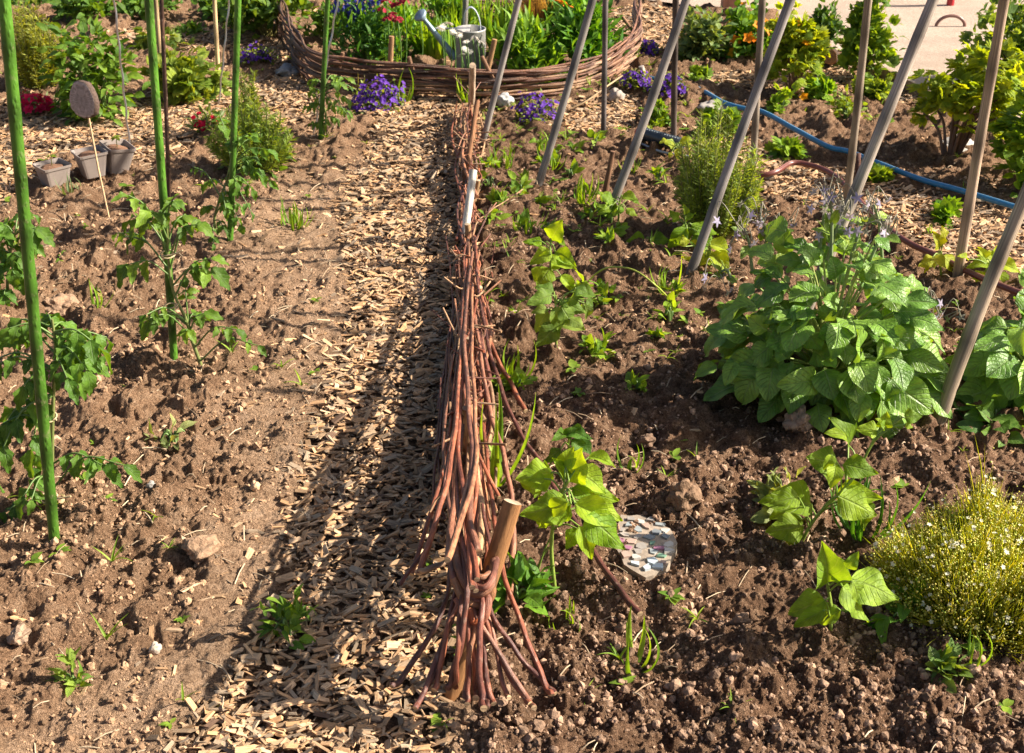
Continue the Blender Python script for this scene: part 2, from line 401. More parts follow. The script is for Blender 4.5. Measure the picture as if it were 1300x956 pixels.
M['oldwood'] = simple('old_stake_wood', .8, 60, .5, .7, .004, 0, .3, (10, 16, 1))
M['stone'] = simple('stone', .8, 40, .3, .5, .004)
M['shard'] = simple('glazed_shard', .35, 60, .12, .1)
M['zinc'] = simple('zinc', .55, 25, .35, .2, .002, .45)
M['plastic'] = simple('pot_plastic', .5, 25, .08, .05)
M['hose'] = simple('hose_rubber', .35, 50, .12, .1)
M['steel'] = simple('steel', .3, 40, .15, .1, .001, .9)
M['clod'] = simple('soil_clod', .95, 70, .4, 1.0, .006, 0, .1)
# chips
def chipmat():
    m, nt, out = mat('wood_chip'); c = attr(nt, 'col').outputs['Color']; uv = attr(nt, 'luv').outputs['Vector']
    mp = N(nt, 'ShaderNodeMapping'); mp.inputs['Scale'].default_value = (420, 35, 1); nt.links.new(uv, mp.inputs[0])
    f = noisen(nt, 1, 3, .6, mp.outputs[0])
    col = mixc(nt, c, ramp(nt, f, [(.32, (.5, .46, .42)), (.6, (1.2, 1.2, 1.2))]), 1.0, 'MULTIPLY')
    nt.links.new(principled(nt, col, .75, bump(nt, f, .6, .002), 0, .25), out.inputs[0]); return m
M['chip'] = chipmat()
def soilmat():
    m, nt, out = mat('garden_soil'); z = attr(nt, 'col').outputs['Color']; sp = N(nt, 'ShaderNodeSeparateColor'); nt.links.new(z, sp.inputs[0])
    v = objc(nt)
    nA = noisen(nt, 2.2, 4, .6, v); nB = noisen(nt, 26, 6, .7, v); nC = noisen(nt, 160, 4, .75, v); nD = noisen(nt, 420, 3, .7, v)
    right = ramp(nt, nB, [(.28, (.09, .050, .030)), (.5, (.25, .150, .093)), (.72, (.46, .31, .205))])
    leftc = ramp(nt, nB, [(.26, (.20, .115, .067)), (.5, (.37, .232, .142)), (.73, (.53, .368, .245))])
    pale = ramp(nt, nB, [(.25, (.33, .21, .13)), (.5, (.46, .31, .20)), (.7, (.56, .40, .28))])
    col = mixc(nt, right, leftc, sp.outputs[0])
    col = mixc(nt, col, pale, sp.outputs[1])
    under = ramp(nt, nC, [(.3, (.10, .06, .035)), (.7, (.27, .18, .11))])
    col = mixc(nt, col, under, sp.outputs[2])
    col = mixc(nt, col, ramp(nt, nC, [(.3, (.38, .35, .33)), (.5, (1, 1, 1)), (.7, (1.5, 1.5, 1.5))]), 1.0, 'MULTIPLY')
    col = mixc(nt, col, ramp(nt, nD, [(.35, (.6, .58, .56)), (.65, (1.3, 1.3, 1.3))]), 1.0, 'MULTIPLY')
    col = mixc(nt, col, ramp(nt, nA, [(.3, (.78, .76, .74)), (.7, (1.15, 1.12, 1.1))]), 1.0, 'MULTIPLY')
    h = mathn(nt, 'ADD', nC, mathn(nt, 'MULTIPLY', nD, .6))
    nt.links.new(principled(nt, col, .95, bump(nt, h, 1.0, .02), 0, .1), out.inputs[0]); return m
M['soil'] = soilmat()
def gravelmat():
    m, nt, out = mat('gravel'); v = objc(nt)
    a = noisen(nt, 120, 5, .75, v); b = noisen(nt, 3, 4, .6, v)
    col = mixc(nt, ramp(nt, a, [(.3, (.30, .22, .17)), (.55, (.50, .39, .31)), (.75, (.64, .53, .44))]), ramp(nt, b, [(.3, (.8, .8, .8)), (.7, (1.1, 1.1, 1.1))]), 1., 'MULTIPLY')
    nt.links.new(principled(nt, col, .95, bump(nt, a, .8, .006), 0, .1), out.inputs[0]); return m
M['gravel'] = gravelmat()

# ------------------------------------------------------------------ ground sheet
def build_ground():
    u = np.concatenate([-np.geomspace(9, .5, 24), np.linspace(-.47, .47, 1020), np.geomspace(.5, 9, 24)])
    pys = np.linspace(1010, -25, 980)
    a = PIT + np.arctan((pys - 478) / F); yd = CAMZ / np.tan(a)
    Y = np.concatenate([np.linspace(-12, yd[0] - .03, 26), yd, yd[-1] + np.geomspace(.05, 220, 60)])
    U, YY = np.meshgrid(u, Y); S = np.maximum(YY, 1.5) + .9; S = np.where(YY < 1.5, 2.4 + (1.5 - YY) * .35, S)
    X = U * S; x = X.ravel(); y = YY.ravel()
    h = H(x, y)
    far = np.clip((y - 12) / 10, 0, 1); h = h * (1 - far)
    ch, gr, st, ro, left = zones(x, y)
    px, py, d = proj(x, y)
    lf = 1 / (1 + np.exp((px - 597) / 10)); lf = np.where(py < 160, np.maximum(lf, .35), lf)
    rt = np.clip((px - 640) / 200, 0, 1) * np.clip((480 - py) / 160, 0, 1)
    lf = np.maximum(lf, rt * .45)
    b = MB(); n, k = X.shape
    i = np.arange(n - 1)[:, None] * k; j = np.arange(k - 1)[None]
    Q = np.stack([i + j, i + j + 1, i + k + j + 1, i + k + j], -1).reshape(-1, 4)
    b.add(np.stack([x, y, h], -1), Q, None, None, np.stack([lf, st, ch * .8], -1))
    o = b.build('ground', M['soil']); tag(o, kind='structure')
build_ground()
def build_gravel():
    pts = [PZ(max(min(p[0], 2200), -500), p[1], 0)[:2] for p in [(1112,92),(1190,130),(1262,158),(1480,250)]]
    ring = pts + [(9, 4.2), (14, 9), (14, 16), (-2, 16), (-1.5, 9.9)] + [PZ(*p)[:2] for p in [(705,-15),(800,-2),(905,12),(985,20),(1040,55)]]
    import bmesh
    bm = bmesh.new(); vs = [bm.verts.new((p[0], p[1], .0)) for p in ring]; f = bm.faces.new(vs)
    bmesh.ops.triangulate(bm, faces=[f]); 
    for _ in range(5): bmesh.ops.subdivide_edges(bm, edges=[e for e in bm.edges if e.calc_length() > .25], cuts=1, use_grid_fill=False); bmesh.ops.triangulate(bm, faces=bm.faces[:])
    for v in bm.verts: v.co.z = .006 + .006 * float(noise(np.array([v.co.x * 3]), np.array([v.co.y * 3]), 4)[0])
    if sum(f.normal.z for f in bm.faces) < 0: bmesh.ops.reverse_faces(bm, faces=bm.faces[:])
    me = bpy.data.meshes.new('gravel_path'); bm.to_mesh(me); bm.free(); me.materials.append(M['gravel'])
    for p in me.polygons: p.use_smooth = True
    o = bpy.data.objects.new('gravel_path', me); C.objects.link(o); tag(o, kind='structure')
    # edging board
    b = MB(); e = [PZ(1095,84), PZ(1118,94), PZ(1188,129), PZ(1262,160), PZ(1480,252)]
    b2 = []
    for p, q in zip(e[:-1], e[1:]):
        p = p.copy(); q = q.copy(); d = nrm(q - p); R = frames(d, [0, 0, 1])[0]
        b.box((p + q) / 2 + [0, 0, .012], (.018, np.linalg.norm(q - p) - .004, .05), R, (.34, .25, .18))
    tag(b.build('edging_board', M['oldwood'], smooth=False), 'low weathered wooden board edging the pale gravel path', 'edging board')
build_gravel()

# ------------------------------------------------------------------ wood chips
def build_chips():
    r = rs(5)
    pos = []
    def sample(n, xr, yr):
        return r.uniform(*xr, n), r.uniform(*yr, n)
    x, y = sample(420000, (-3.6, 4.2), (1.55, 8.2))
    px, py, d = proj(x, y); ok = (px > -110) & (px < 1410) & (py < 1000)
    x, y, px, py = x[ok], y[ok], px[ok], py[ok]
    m = chipmask(x, y, 4)
    dens = np.interp(y, [1.6, 3, 5, 8], [.95, .8, .6, .42])
    keep = r.rand(len(x)) < m ** 1.6 * dens
    near = (r.rand(len(x)) < .010 * (px < 600) + .035 * (px > np.interp(py, [250, 500, 900], [330, 300, 130])) * (px < 600) + .004) & (~gravmask(x, y))
    keep = keep | near
    x, y = x[keep], y[keep]; n = len(x)
    L = (.011 + .031 * r.rand(n) ** 1.3) * np.interp(y, [2, 6], [1.0, 1.2]); Wd = np.minimum(L * (.13 + .42 * r.rand(n) ** 1.4), .014); Th = r.uniform(.0012, .0048, n)
    az = r.uniform(0, 2 * PI, n)
    # across the path the chips lie mostly crosswise, as raked
    az = np.where(r.rand(n) < .45, r.normal(.25, .5, n), az)
    tilt = r.normal(0, .28, (n, 2))
    d = np.stack([np.cos(az), np.sin(az), tilt[:, 0]], -1); nn = np.stack([r.normal(0, .35, n), r.normal(0, .35, n), np.ones(n)], -1)
    R = frames(d, nn)
    z = H(x, y, False) + .003 + r.uniform(0, .016, n) * chipmask(x, y, 2)
    # chip template: irregular 8-vertex splinter with one slanted end
    ts = []
    for k in range(6):
        q = rs(k); a = .5; j = lambda s: q.uniform(-s, s)
        V = np.array([[-a, -a, -a], [a, -a + j(.2), -a], [a*.8, a + j(.2), -a], [-a*.9, a + j(.3), -a], [-a*.85, -a + j(.25), a], [a*.9, -a + j(.2), a], [a*.75, a*.9 + j(.2), a], [-a, a*.85, a]])
        V[:, 0] *= 1 + np.array([j(.3) for _ in range(8)])
        Q = np.array([[0,3,2,1],[4,5,6,7],[0,1,5,4],[1,2,6,5],[2,3,7,6],[3,0,4,7]])
        ts.append((V, Q, np.zeros((0, 3), int), None))
    b = MB()
    base = np.array([.54, .345, .195])
    for k in range(6):
        s = (np.arange(n) % 6) == k; c = s.sum()
        br = r.uniform(.5, 1.3, c)[:, None]; hue = r.uniform(-1, 1, c)[:, None]
        col = base * br * (1 + hue * np.array([.08, -.02, -.15]))
        gy = r.rand(c) < .2; col[gy] = np.array([.36, .27, .185]) * r.uniform(.55, 1.25, gy.sum())[:, None]
        dk = r.rand(c) < .04; col[dk] = np.array([.14, .085, .055])
        V = ts[k][0]; uv = V[:, :2] * .03
        b.inst((V, ts[k][1], ts[k][2], uv), R[s], np.stack([x[s], y[s], z[s]], -1), np.stack([Wd[s], L[s], Th[s]], -1), col)
    # per chip uv offset
    U = np.concatenate(b.U); U = U + np.repeat(r.rand(len(U) // 8, 2) * 9, 8, 0); b.U = [U]; b.V = [np.concatenate(b.V)]
    o = b.build('wood_chip_mulch', M['chip'], smooth=False)
    tag(o, 'pale tan wood chip mulch covering the paths between the beds', 'wood chips', kind='stuff')
    return n
NCH = build_chips(); print('chips', NCH)

# ------------------------------------------------------------------ loose clods and crumbs
def build_crumbs():
    r = rs(11); b = MB(); ts = [ico(.34 + .03 * k, 1) for k in range(4)]; t0 = [ico(.38 + .03 * k, 0) for k in range(3)]
    x = r.uniform(-2.7, 3.2, 420000); y = 1.6 + 5.4 * r.rand(420000) ** 1.9
    px, py, d = proj(x, y); ok = (px > -80) & (px < 1380) & (py < 990); x, y, px, py = [q[ok] for q in (x, y, px, py)]
    ch, gr, st, ro, left = zones(x, y)
    k = r.rand(len(x)) < (ro * .75 + st * .25) * np.clip(.55 + 1.4 * fbm(x, y, 4, 3, 91), .1, 1) * np.interp(y, [1.7, 2.6, 3.5, 7], [.6, .75, .6, .2]) * (1 - gr); x, y, left, st, px, py = [q[k] for q in (x, y, left, st, px, py)]
    n = len(x); size = .0014 + .008 * r.rand(n) ** 13 + .0030 * r.rand(n) ** 2.2
    z = H(x, y) + size * .3
    lf = left | ((px > 760) & (py < 420))
    col = np.where(lf[:, None], np.array([.34, .215, .13]), np.array([.27, .175, .118])) * r.uniform(.4, 1.6, n)[:, None]
    big = size > .0045; R = rotrand(r, n)
    for i in range(4):
        s = big & (np.arange(n) % 4 == i); b.inst(ts[i], R[s], np.stack([x, y, z], -1)[s], size[s][:, None] * r.uniform(.7, 1.2, (s.sum(), 3)), col[s])
    for i in range(3):
        s = ~big & (np.arange(n) % 3 == i); b.inst(t0[i], R[s], np.stack([x, y, z], -1)[s], size[s][:, None] * r.uniform(.6, 1.2, (s.sum(), 3)), col[s])
    tag(b.build('soil_crumbs', M['clod'], smooth=False), 'loose brown soil crumbs lying over the dug beds', 'soil', kind='stuff'); print('crumbs', n)
build_crumbs()

def boulder(name, label, cat, px, py, w, hgt, depth=None, col=(.3, .28, .26), seed=1, group=None, m='stone', rough=.2, sink=.35):
    p = G(px, py); t = ico(rough, 3); s = 1700 / proj(p[0], p[1], p[2])[2]; W = w / s / 2
    V = t[0] * [W, (depth or .8) * W, hgt / s / 2 * 1.1]; r = rs(seed); a = r.rand() * 6; ca, sa = math.cos(a * .2), math.sin(a * .2)
    V = V @ np.array([[ca, sa, 0], [-sa, ca, 0], [0, 0, 1]])
    V = V * (1 + .12 * noise(V[:, 0] * 60 + seed, V[:, 1] * 60 + V[:, 2] * 70, seed))[:, None]
    b = MB(); b.add(V + p + [0, 0, V[:, 2].max() * (1 - sink)], None, t[2], None, col)
    return tag(b.build(name, M[m], smooth=(m == 'stone'), loc=p), label, cat, group)
boulder('stone', 'smooth grey stone in shade at the left foot of the round wattle border', 'stone', 366, 96, 30, 14, 1.0, (.24, .24, .24), 3)
boulder('stone', 'black and white mottled stone between the straight wattle fence and purple flowers', 'stone', 640, 138, 24, 17, .9, (.36, .36, .35), 5)
boulder('stone', 'round brown grey stone at the right foot of the wattle border', 'stone', 782, 128, 24, 18, .9, (.33, .28, .24), 8)
boulder('flat_stone', 'flat white stone on the dark soil beside a strawberry plant under the blue hose', 'stone', 908, 140, 42, 12, 1.3, (.38, .34, .30), 9, sink=.6)
boulder('flat_stone', 'pale flat stone half buried under the yellow green currant bush', 'stone', 1222, 183, 70, 12, 1.2, (.48, .44, .40), 12, sink=.6)
boulder('pebble', 'round white pebble on the wood chips in the foreground', 'pebble', 428, 834, 13, 11, .9, (.40, .34, .28), 21, sink=.2)
boulder('pebble', 'small grey pebble on the soil right of the nearest tomato plant', 'pebble', 193, 622, 13, 13, .9, (.27, .25, .23), 22, sink=.2)
boulder('pebble', 'pale cream pebble lying alone on the soil at bottom left', 'pebble', 197, 822, 17, 16, .8, (.42, .35, .28), 23, sink=.3)
boulder('pebble', 'orange tan pebble on the dark soil right of the wattle fence', 'pebble', 325, 625, 15, 13, .8, (.5, .33, .2), 24, sink=.3)
boulder('soil_lump', 'large pale soil lump lying on the compacted soil beside the path', 'soil lump', 256, 705, 44, 30, 1.0, (.30, .195, .125), 31, m='clod', rough=.25)
boulder('soil_lump', 'cracked tan soil lump lying in front of the leafy borage', 'soil lump', 1012, 552, 34, 30, .9, (.33, .23, .16), 32, m='clod', rough=.3, sink=.2)
boulder('soil_lump', 'round brown clod on the dark soil left of the borage', 'soil lump', 820, 558, 22, 20, .9, (.20, .13, .09), 33, m='clod', rough=.3)
boulder('soil_lump', 'dark clod at the edge of the soil below the mosaic slab', 'soil lump', 938, 808, 24, 24, .9, (.20, .13, .09), 34, m='clod', rough=.3)
boulder('soil_lump', 'brown clod directly above the centre of the right bed', 'soil lump', 868, 655, 40, 36, .9, (.22, .14, .09), 35, m='clod', rough=.35)
boulder('soil_lump', 'grey brown clod near the bottom left corner of the bed', 'soil lump', 24, 812, 28, 24, .9, (.33, .23, .16), 36, m='clod', rough=.3)
boulder('soil_lump', 'tan clod cluster between the two nearest green stakes', 'soil lump', 78, 388, 46, 22, .9, (.31, .2, .13), 37, m='clod', rough=.35)

# ------------------------------------------------------------------ stakes and poles
def stick(name, label, cat, base, top, r0, r1, col, m, group=None, sides=10, node=0, bend=0, seed=0, sink=.06, length=None, wob=0):
    base = np.asarray(base, float); top = np.asarray(top, float); d = nrm(top - base)
    if length: top = base + d * length
    L = np.linalg.norm(top - base); n = 16 if not node else int(L / node) * 3
    t = np.linspace(-sink / L, 1, max(n, 8)); P = base + (top - base) * t[:, None]
    r = rs(seed); sd = nrm(np.cross(d, r.randn(3))); P = P + sd * (bend * np.sin(t * PI * 1.0)[:, None] + bend * .3 * np.sin(t * 9)[:, None])
    R = r0 + (r1 - r0) * np.clip(t, 0, 1)
    if node:
        k = np.arange(len(t)) % 3 == 1; R = np.where(k, R * 1.07, R)
    b = MB(); c = np.tile(np.asarray(col, float), (len(t), 1))
    b.tube(P, R, sides, col, True, wob, seed)
    # colour varies slowly along the length
    vc = 1 + .28 * noise(np.linspace(0, 8, len(t)) + seed, np.zeros(len(t)), seed)
    if node: vc = np.where(np.arange(len(t)) % 3 == 1, vc * .5, vc)
    K = np.concatenate([np.repeat(vc, sides), np.full(2 * sides + 2, 1.1)])[:, None] * np.asarray(col); b.K = [K]
    return tag(b.build(name, M[m], loc=base), label, cat, group)
# left row: green plastic coated plant stakes (base px, top px at the frame edge)
gs = [((70, 692), (5, 0), 'tall green plant stake nearest the camera at the left edge, tied to a tomato', .0118),
      ((222, 466), (188, 0), 'tall green plant stake tied to the tomato with the drooping lower leaves', .0105),
      ((292, 305), (302, 0), 'tall green plant stake rising behind the bushy herb beside the path', .0105),
      ((407, 180), (416, 0), 'tall green plant stake just in front of the round wattle border', .0098)]
def greenmat():
    m, nt, out = mat('green_plastic'); c = attr(nt, 'col').outputs['Color']; uv = attr(nt, 'luv').outputs['Vector']
    mp = N(nt, 'ShaderNodeMapping'); mp.inputs['Scale'].default_value = (9, 55, 1); nt.links.new(uv, mp.inputs[0])
    vo = N(nt, 'ShaderNodeTexVoronoi'); vo.inputs['Scale'].default_value = 1; nt.links.new(mp.outputs[0], vo.inputs['Vector'])
    h = mathn(nt, 'SUBTRACT', 1, mathn(nt, 'MULTIPLY', vo.outputs['Distance'], 2.2), True)
    f = noisen(nt, 14, 4, .6, objc(nt))
    col = mixc(nt, c, ramp(nt, f, [(.35, (.8, .8, .8)), (.7, (1.15, 1.1, 1.1))]), 1, 'MULTIPLY')
    g = noisen(nt, 45, 5, .75, objc(nt)); col = mixc(nt, col, (.26, .21, .13), mathn(nt, 'MULTIPLY', mathn(nt, 'SUBTRACT', g, .56, True), 3.2, True))
    nt.links.new(principled(nt, col, .45, bump(nt, h, .7, .002), 0, .4), out.inputs[0]); return m
M['green'] = greenmat()
STK = []
for i, (b_, t_, lb, rr) in enumerate(gs):
    b0 = G(*b_); tp = PY(t_[0], t_[1], b0[1]); STK.append((b0, nrm(tp - b0)))
    stick('plant_stake', lb, 'plant stake', b0, tp, rr, rr * .95, (.075, .20, .018), 'green', 'green stakes along the left bed', 10, .11, .004, i, length=1.75)
def simple_stake(b_, t_, lb, rr, col, m, L=1.5, name='plant_stake', node=0, dy=0, group=None, bend=.003):
    b0 = G(*b_); tp = PY(t_[0], t_[1], b0[1] + dy)
    return stick(name, lb, 'plant stake', b0, tp, rr, rr * .9, col, m, group, 8, node, bend, int(b_[0]), length=L)
simple_stake((215, 258), (204, 0), 'thin dark brown stake standing right behind the second green stake', .0075, (.075, .04, .028), 'rod', 1.3, node=.12)
simple_stake((206, 118), (197, 0), 'pale bamboo cane behind the second green stake', .010, (.52, .37, .2), 'pole', .9, 'bamboo_cane', .15)
simple_stake((278, 108), (272, 0), 'pale bamboo cane standing alone left of the third green stake', .010, (.52, .37, .2), 'pole', .9, 'bamboo_cane', .15)
def spiral(b_, t_, lb):
    b0 = G(*b_); tp = PY(t_[0], t_[1], b0[1]); d = nrm(tp - b0); L = 1.35; t = np.linspace(0, L, 110)
    s = nrm(np.cross(d, [0, 1, 0])); w = np.cross(d, s)
    P = b0 + d * t[:, None] + .0022 * (np.cos(t * 2 * PI / .12)[:, None] * s + np.sin(t * 2 * PI / .12)[:, None] * w)
    P[0] -= d * .05; b = MB(); b.tube(P, .0042, 6, (.55, .56, .6)); tag(b.build('spiral_rod', M['steel'], loc=b0), lb, 'plant stake', 'twisted steel plant rods')
spiral((165, 190), (145, 0), 'thin twisted steel rod standing beside the square pots')
spiral((277, 132), (291, 0), 'thin twisted steel rod standing left of the third green stake')
spiral((398, 172), (429, 0), 'thin twisted steel rod crossing behind the fourth green stake')
# bean poles, A-frames
FR = [(612, 183), (682, 240), (775, 272), (877, 352), (1004, 442), (1190, 540)]
FS = [.208, .283, .344, .366, .407, .407]
BK = [(766, 172), (855, 190), (955, 228), (1072, 275), (1215, 357), (1420, 440)]
nt_ = ['first', 'second', 'third', 'fourth', 'fifth', 'sixth']
side = ['nearest the fence', 'in sprouting weeds', 'beside the short peg', 'left of the borage', 'behind the big borage', 'right of the big borage']
bside = ['by the round border', 'behind the sprinkler', 'behind the rosemary', 'by the reddish slice', 'on the red hose']
for i in range(6):
    bf = G(*FR[i]); bb = G(*BK[i]); yt = [-600, -406, -355, -365, -378, -200][i]
    tx = FR[i][0] + (FR[i][1] - yt) * FS[i]
    mid = (bf + bb) / 2
    r = ray(tx, yt); apex = O + r * (mid[1] / r[1])
    if i == 0: apex = O + ray(tx, -450) * (mid[1] / ray(tx, -450)[1])
    L = np.linalg.norm(apex - bf)
    c = [(.30, .265, .24), (.29, .26, .235), (.29, .255, .23), (.27, .24, .225), (.37, .31, .26), (.42, .325, .235)][i]
    stick('bean_pole', f'{nt_[i]} leaning front row pole from the left, {side[i]}', 'bean pole', bf, apex + (apex - bf) * .08, [.0125, .014, .016, .0155, .017, .0185][i], .0125, c, 'pole', 'leaning bean poles of the front row', 12, .19, .011, 20 + i, wob=.05)
    if i < 5:
        tb = PY([768, 858.5, 968, 1101, 1276][i], 0, mid[1] + (bb[1] - mid[1]) * .45)
        d = nrm(tb - bb); k = L * .98
        c = [(.16, .135, .13), (.10, .075, .065), (.27, .22, .17), (.34, .27, .2), (.44, .32, .23)][i]
        stick('bean_pole', f'{nt_[i]} upright back row pole from the left, {bside[i]}', 'bean pole', bb, bb + d * k, [.0105, .0115, .0125, .0135, .0165][i], .012, c, 'pole', 'upright bean poles of the back row', 12, .19, .005, 40 + i, wob=.05)
# small wooden stubs
stick('wooden_peg', 'short brown wooden peg leaning in the weedy soil between two bean poles', 'peg', G(768, 246), PY(778, 192, G(768, 246)[1]), .011, .009, (.16, .085, .05), 'oldwood', seed=3)
stick('wooden_peg', 'short pale peg between two purple flower clumps at the round border', 'peg', G(822, 118), PY(814, 84, G(822, 118)[1]), .013, .012, (.5, .42, .36), 'oldwood', seed=4)

# ------------------------------------------------------------------ straight wattle fence
def lerp(a, b, t): return a + (b - a) * t
def build_fence():
    r = rs(77)
    base = G(598, 800); f = thing('wattle_fence', 'low straight fence of woven reddish brown willow rods running up the wood chip path', 'wattle fence', base)
    hs = lambda Y: np.interp(Y, [2.2, 2.9, 3.4, 4.0, 5.7], [1, .85, .6, .5, .72])
    def cx(Y):   # centreline x at the top edge
        Z = Y * fw[1] + (.22 - CAMZ) * fw[2]; return (np.interp(Y, [2.0, 5.6], [592, 598]) - 650) / F * Z
    Y0, sp = 2.42, .47
    cols = [(.21, .066, .036), (.28, .095, .05), (.33, .15, .08), (.15, .055, .04), (.36, .22, .125), (.25, .11, .07), (.11, .04, .028)]
    nrod = 0
    for i in range(54):
        Ya = r.uniform(2.35, 5.0); Ln = r.uniform(.7, 1.7); Yb = min(Ya + Ln, 5.72 + r.rand() * .1)
        if i < 20: Ya = r.uniform(2.3, 2.8); Yb = Ya + r.uniform(.9, 1.9)
        z0 = .02 + .10 * r.rand() + (.11 * r.rand() if r.rand() < .2 else 0); s = 1 if r.rand() < .5 else -1; Y = np.arange(Ya, Yb, .035)
        A = r.uniform(.010, .026) + .012 * np.clip(3.2 - Y, 0, 1)
        wv = s * A * np.cos(PI * (Y - Y0) / sp)
        dr = r.normal(0, .014) + r.normal(0, .02) * np.sin(Y * 1.7 + r.rand() * 6)
        X = cx(Y) + wv + dr; rad0 = r.uniform(.0036, .0072)
        Z = z0 * 1.05 * hs(Y) + .012 * np.sin(Y * 2.3 + r.rand() * 6) + .006 * np.sin(Y * 9 + i)
        if r.rand() < .3: X[-4:] += np.linspace(0, 1, 4) * r.normal(0, .05); Z[-4:] += np.linspace(0, 1, 4) * .05
        P = np.stack([X, Y, np.maximum(Z, .02)], -1)
        b = MB(); b.tube(P, lerp(rad0, rad0 * .45, np.linspace(0, 1, len(P))), 6, np.array(cols[r.randint(7)]) * r.uniform(.8, 1.35)); b.build('rod', M['rod'], f); nrod += 1
    # near end: thick rods fanning out; way points (px, py, height)
    W = [
     ([(592,330,.25),(586,420,.27),(580,520,.28),(570,600,.26),(555,655,.22),(532,730,.12)], .0095, 1),
     ([(596,340,.24),(594,440,.27),(585,540,.28),(578,620,.27),(568,712,.23)], .0105, 5),
     ([(588,360,.22),(580,460,.23),(571,540,.22),(556,620,.18),(522,730,.03)], .0075, 0),
     ([(600,360,.27),(599,440,.28),(603,520,.28),(604,590,.27),(592,640,.26),(568,710,.24)], .0095, 2),
     ([(598,400,.25),(597,500,.26),(606,600,.25),(612,660,.24),(603,720,.22)], .012, 4),
     ([(586,420,.22),(578,520,.22),(590,640,.21),(598,730,.16),(606,800,.08),(622,880,.015)], .009, 1),
     ([(592,440,.24),(586,540,.24),(581,640,.22),(592,730,.18),(588,800,.1),(574,860,.03)], .0095, 6),
     ([(602,440,.24),(597,560,.24),(590,660,.22),(587,740,.17),(582,810,.09),(579,858,.04)], .0085, 0),
     ([(604,470,.22),(610,580,.22),(604,680,.2),(612,760,.15),(608,830,.07),(612,885,.01)], .0105, 3),
     ([(575,450,.2),(564,540,.19),(567,620,.18),(585,700,.16),(600,770,.12),(640,840,.05),(668,885,.01)], .0085, 5),
     ([(594,300,.24),(600,400,.26),(612,520,.24),(620,600,.22),(628,660,.2),(640,730,.12),(665,800,.05),(692,868,.012)], .0085, 0),
     ([(570,420,.16),(562,520,.16),(552,600,.13),(548,660,.08),(545,700,.03)], .006, 6),
     ([(582,500,.2),(566,600,.19),(549,680,.12),(508,742,.015)], .0065, 3),
     ([(576,560,.15),(574,660,.12),(570,740,.09),(555,790,.05),(512,858,.012)], .009, 6),
     ([(600,620,.18),(590,720,.14),(572,790,.08),(548,860,.02)], .0085, 6),
     ([(584,640,.16),(580,740,.12),(560,820,.05),(535,885,.01)], .0085, 3),
     ([(596,560,.24),(590,640,.24),(580,700,.22),(546,722,.18),(530,726,.15)], .0095, 4),
     ([(600,660,.18),(604,740,.14),(601,810,.07),(604,872,.012)], .010, 1),
     ([(590,660,.17),(592,750,.13),(596,830,.06),(594,880,.02)], .008, 0),
     ([(612,600,.2),(618,690,.17),(612,760,.13),(632,830,.05),(662,880,.012)], .0085, 1),
     ([(603,420,.2),(608,520,.2),(618,600,.18),(630,650,.14)], .005, 2),
     ([(612,640,.2),(622,700,.17),(618,760,.13),(650,820,.05),(690,866,.01)], .0085, 3),
     ([(608,690,.18),(610,760,.13),(598,820,.07),(592,872,.02)], .0095, 2),
     ([(600,700,.17),(606,770,.12),(616,840,.05),(618,884,.01)], .009, 6),
     ([(596,690,.18),(586,750,.13),(568,800,.08),(556,862,.02)], .009, 1),
     ([(590,640,.2),(602,720,.17),(622,790,.09),(640,872,.01)], .0075, 5),
     # loose rods fallen to the right
     ([(602,300,.2),(612,380,.16),(625,440,.09),(645,480,.04),(667,522,.015)], .0062, 1),
     ([(604,340,.22),(616,420,.16),(632,480,.09),(655,540,.05),(690,595,.03),(750,695,.022),(782,742,.02),(812,780,.012)], .0068, 6),
     ([(603,400,.2),(610,450,.17),(622,520,.12),(640,580,.08),(650,640,.04),(651,700,.02),(645,765,.01)], .0068, 5),
     ([(601,300,.2),(606,282,.2),(628,264,.17),(650,250,.14),(664,240,.13)], .0035, 4),
     ([(560,480,.1),(556,560,.08),(560,640,.04),(566,660,.02)], .005, 6),
     ([(566,300,.2),(575,380,.2),(568,440,.17),(556,520,.1)], .0055, 3),
     ([(610,560,.2),(616,620,.17),(622,660,.13)], .0045, 2),
     ([(571,600,.18),(560,625,.14),(545,650,.1)], .0035, 4),
     ([(600,320,.26),(590,410,.28),(594,500,.28),(600,580,.27),(596,650,.25),(606,700,.22)], .011, 5),
     ([(606,380,.25),(590,470,.26),(582,560,.27),(592,650,.24),(606,735,.2)], .0085, 0),
     ([(578,380,.24),(590,470,.26),(600,560,.26),(588,640,.25),(575,690,.22)], .008, 2),
     ([(596,520,.26),(605,600,.25),(596,690,.22),(600,745,.19)], .009, 1),
     ([(588,540,.25),(580,620,.24),(590,700,.21),(604,750,.18)], .008, 3),
    ]
    for i, (w, rad, ci) in enumerate(W):
        lift = (lambda yy: float(np.interp(yy, [380, 480], [0, .028]))) if 26 <= i <= 29 else (lambda yy: np.interp(yy, [580, 680, 740, 800, 880], [0, .05, .085, .09, .075]))
        if i < 34 and i % 3 and not 26 <= i <= 29: w = [(q_[0], q_[1], q_[2] * float(np.interp(q_[1], [400, 560, 700, 800], [.5, .55, .75, 1]))) for q_ in w]
        if w[-1][1] > 850: w = w + [(w[-1][0] + (w[-1][0] - w[-2][0]) * .35, w[-1][1] + 14, .01)]
        P = spline([PZ(q[0], q[1], q[2] * np.interp(q[1], [300, 400, 500, 600], [.45, .6, .84, 1]) + lift(q[1])) for q in w], 7); nn = len(P); q = rs(i)
        P = P + .0012 * np.stack([np.sin(np.arange(nn) * .9 + i), np.zeros(nn), np.cos(np.arange(nn) * 1.1 + i)], -1)
        b = MB(); c = np.array(cols[ci]) * q.uniform(.9, 1.35)
        thin = np.linspace(.62, 1.0, nn); thin[-1] = .97
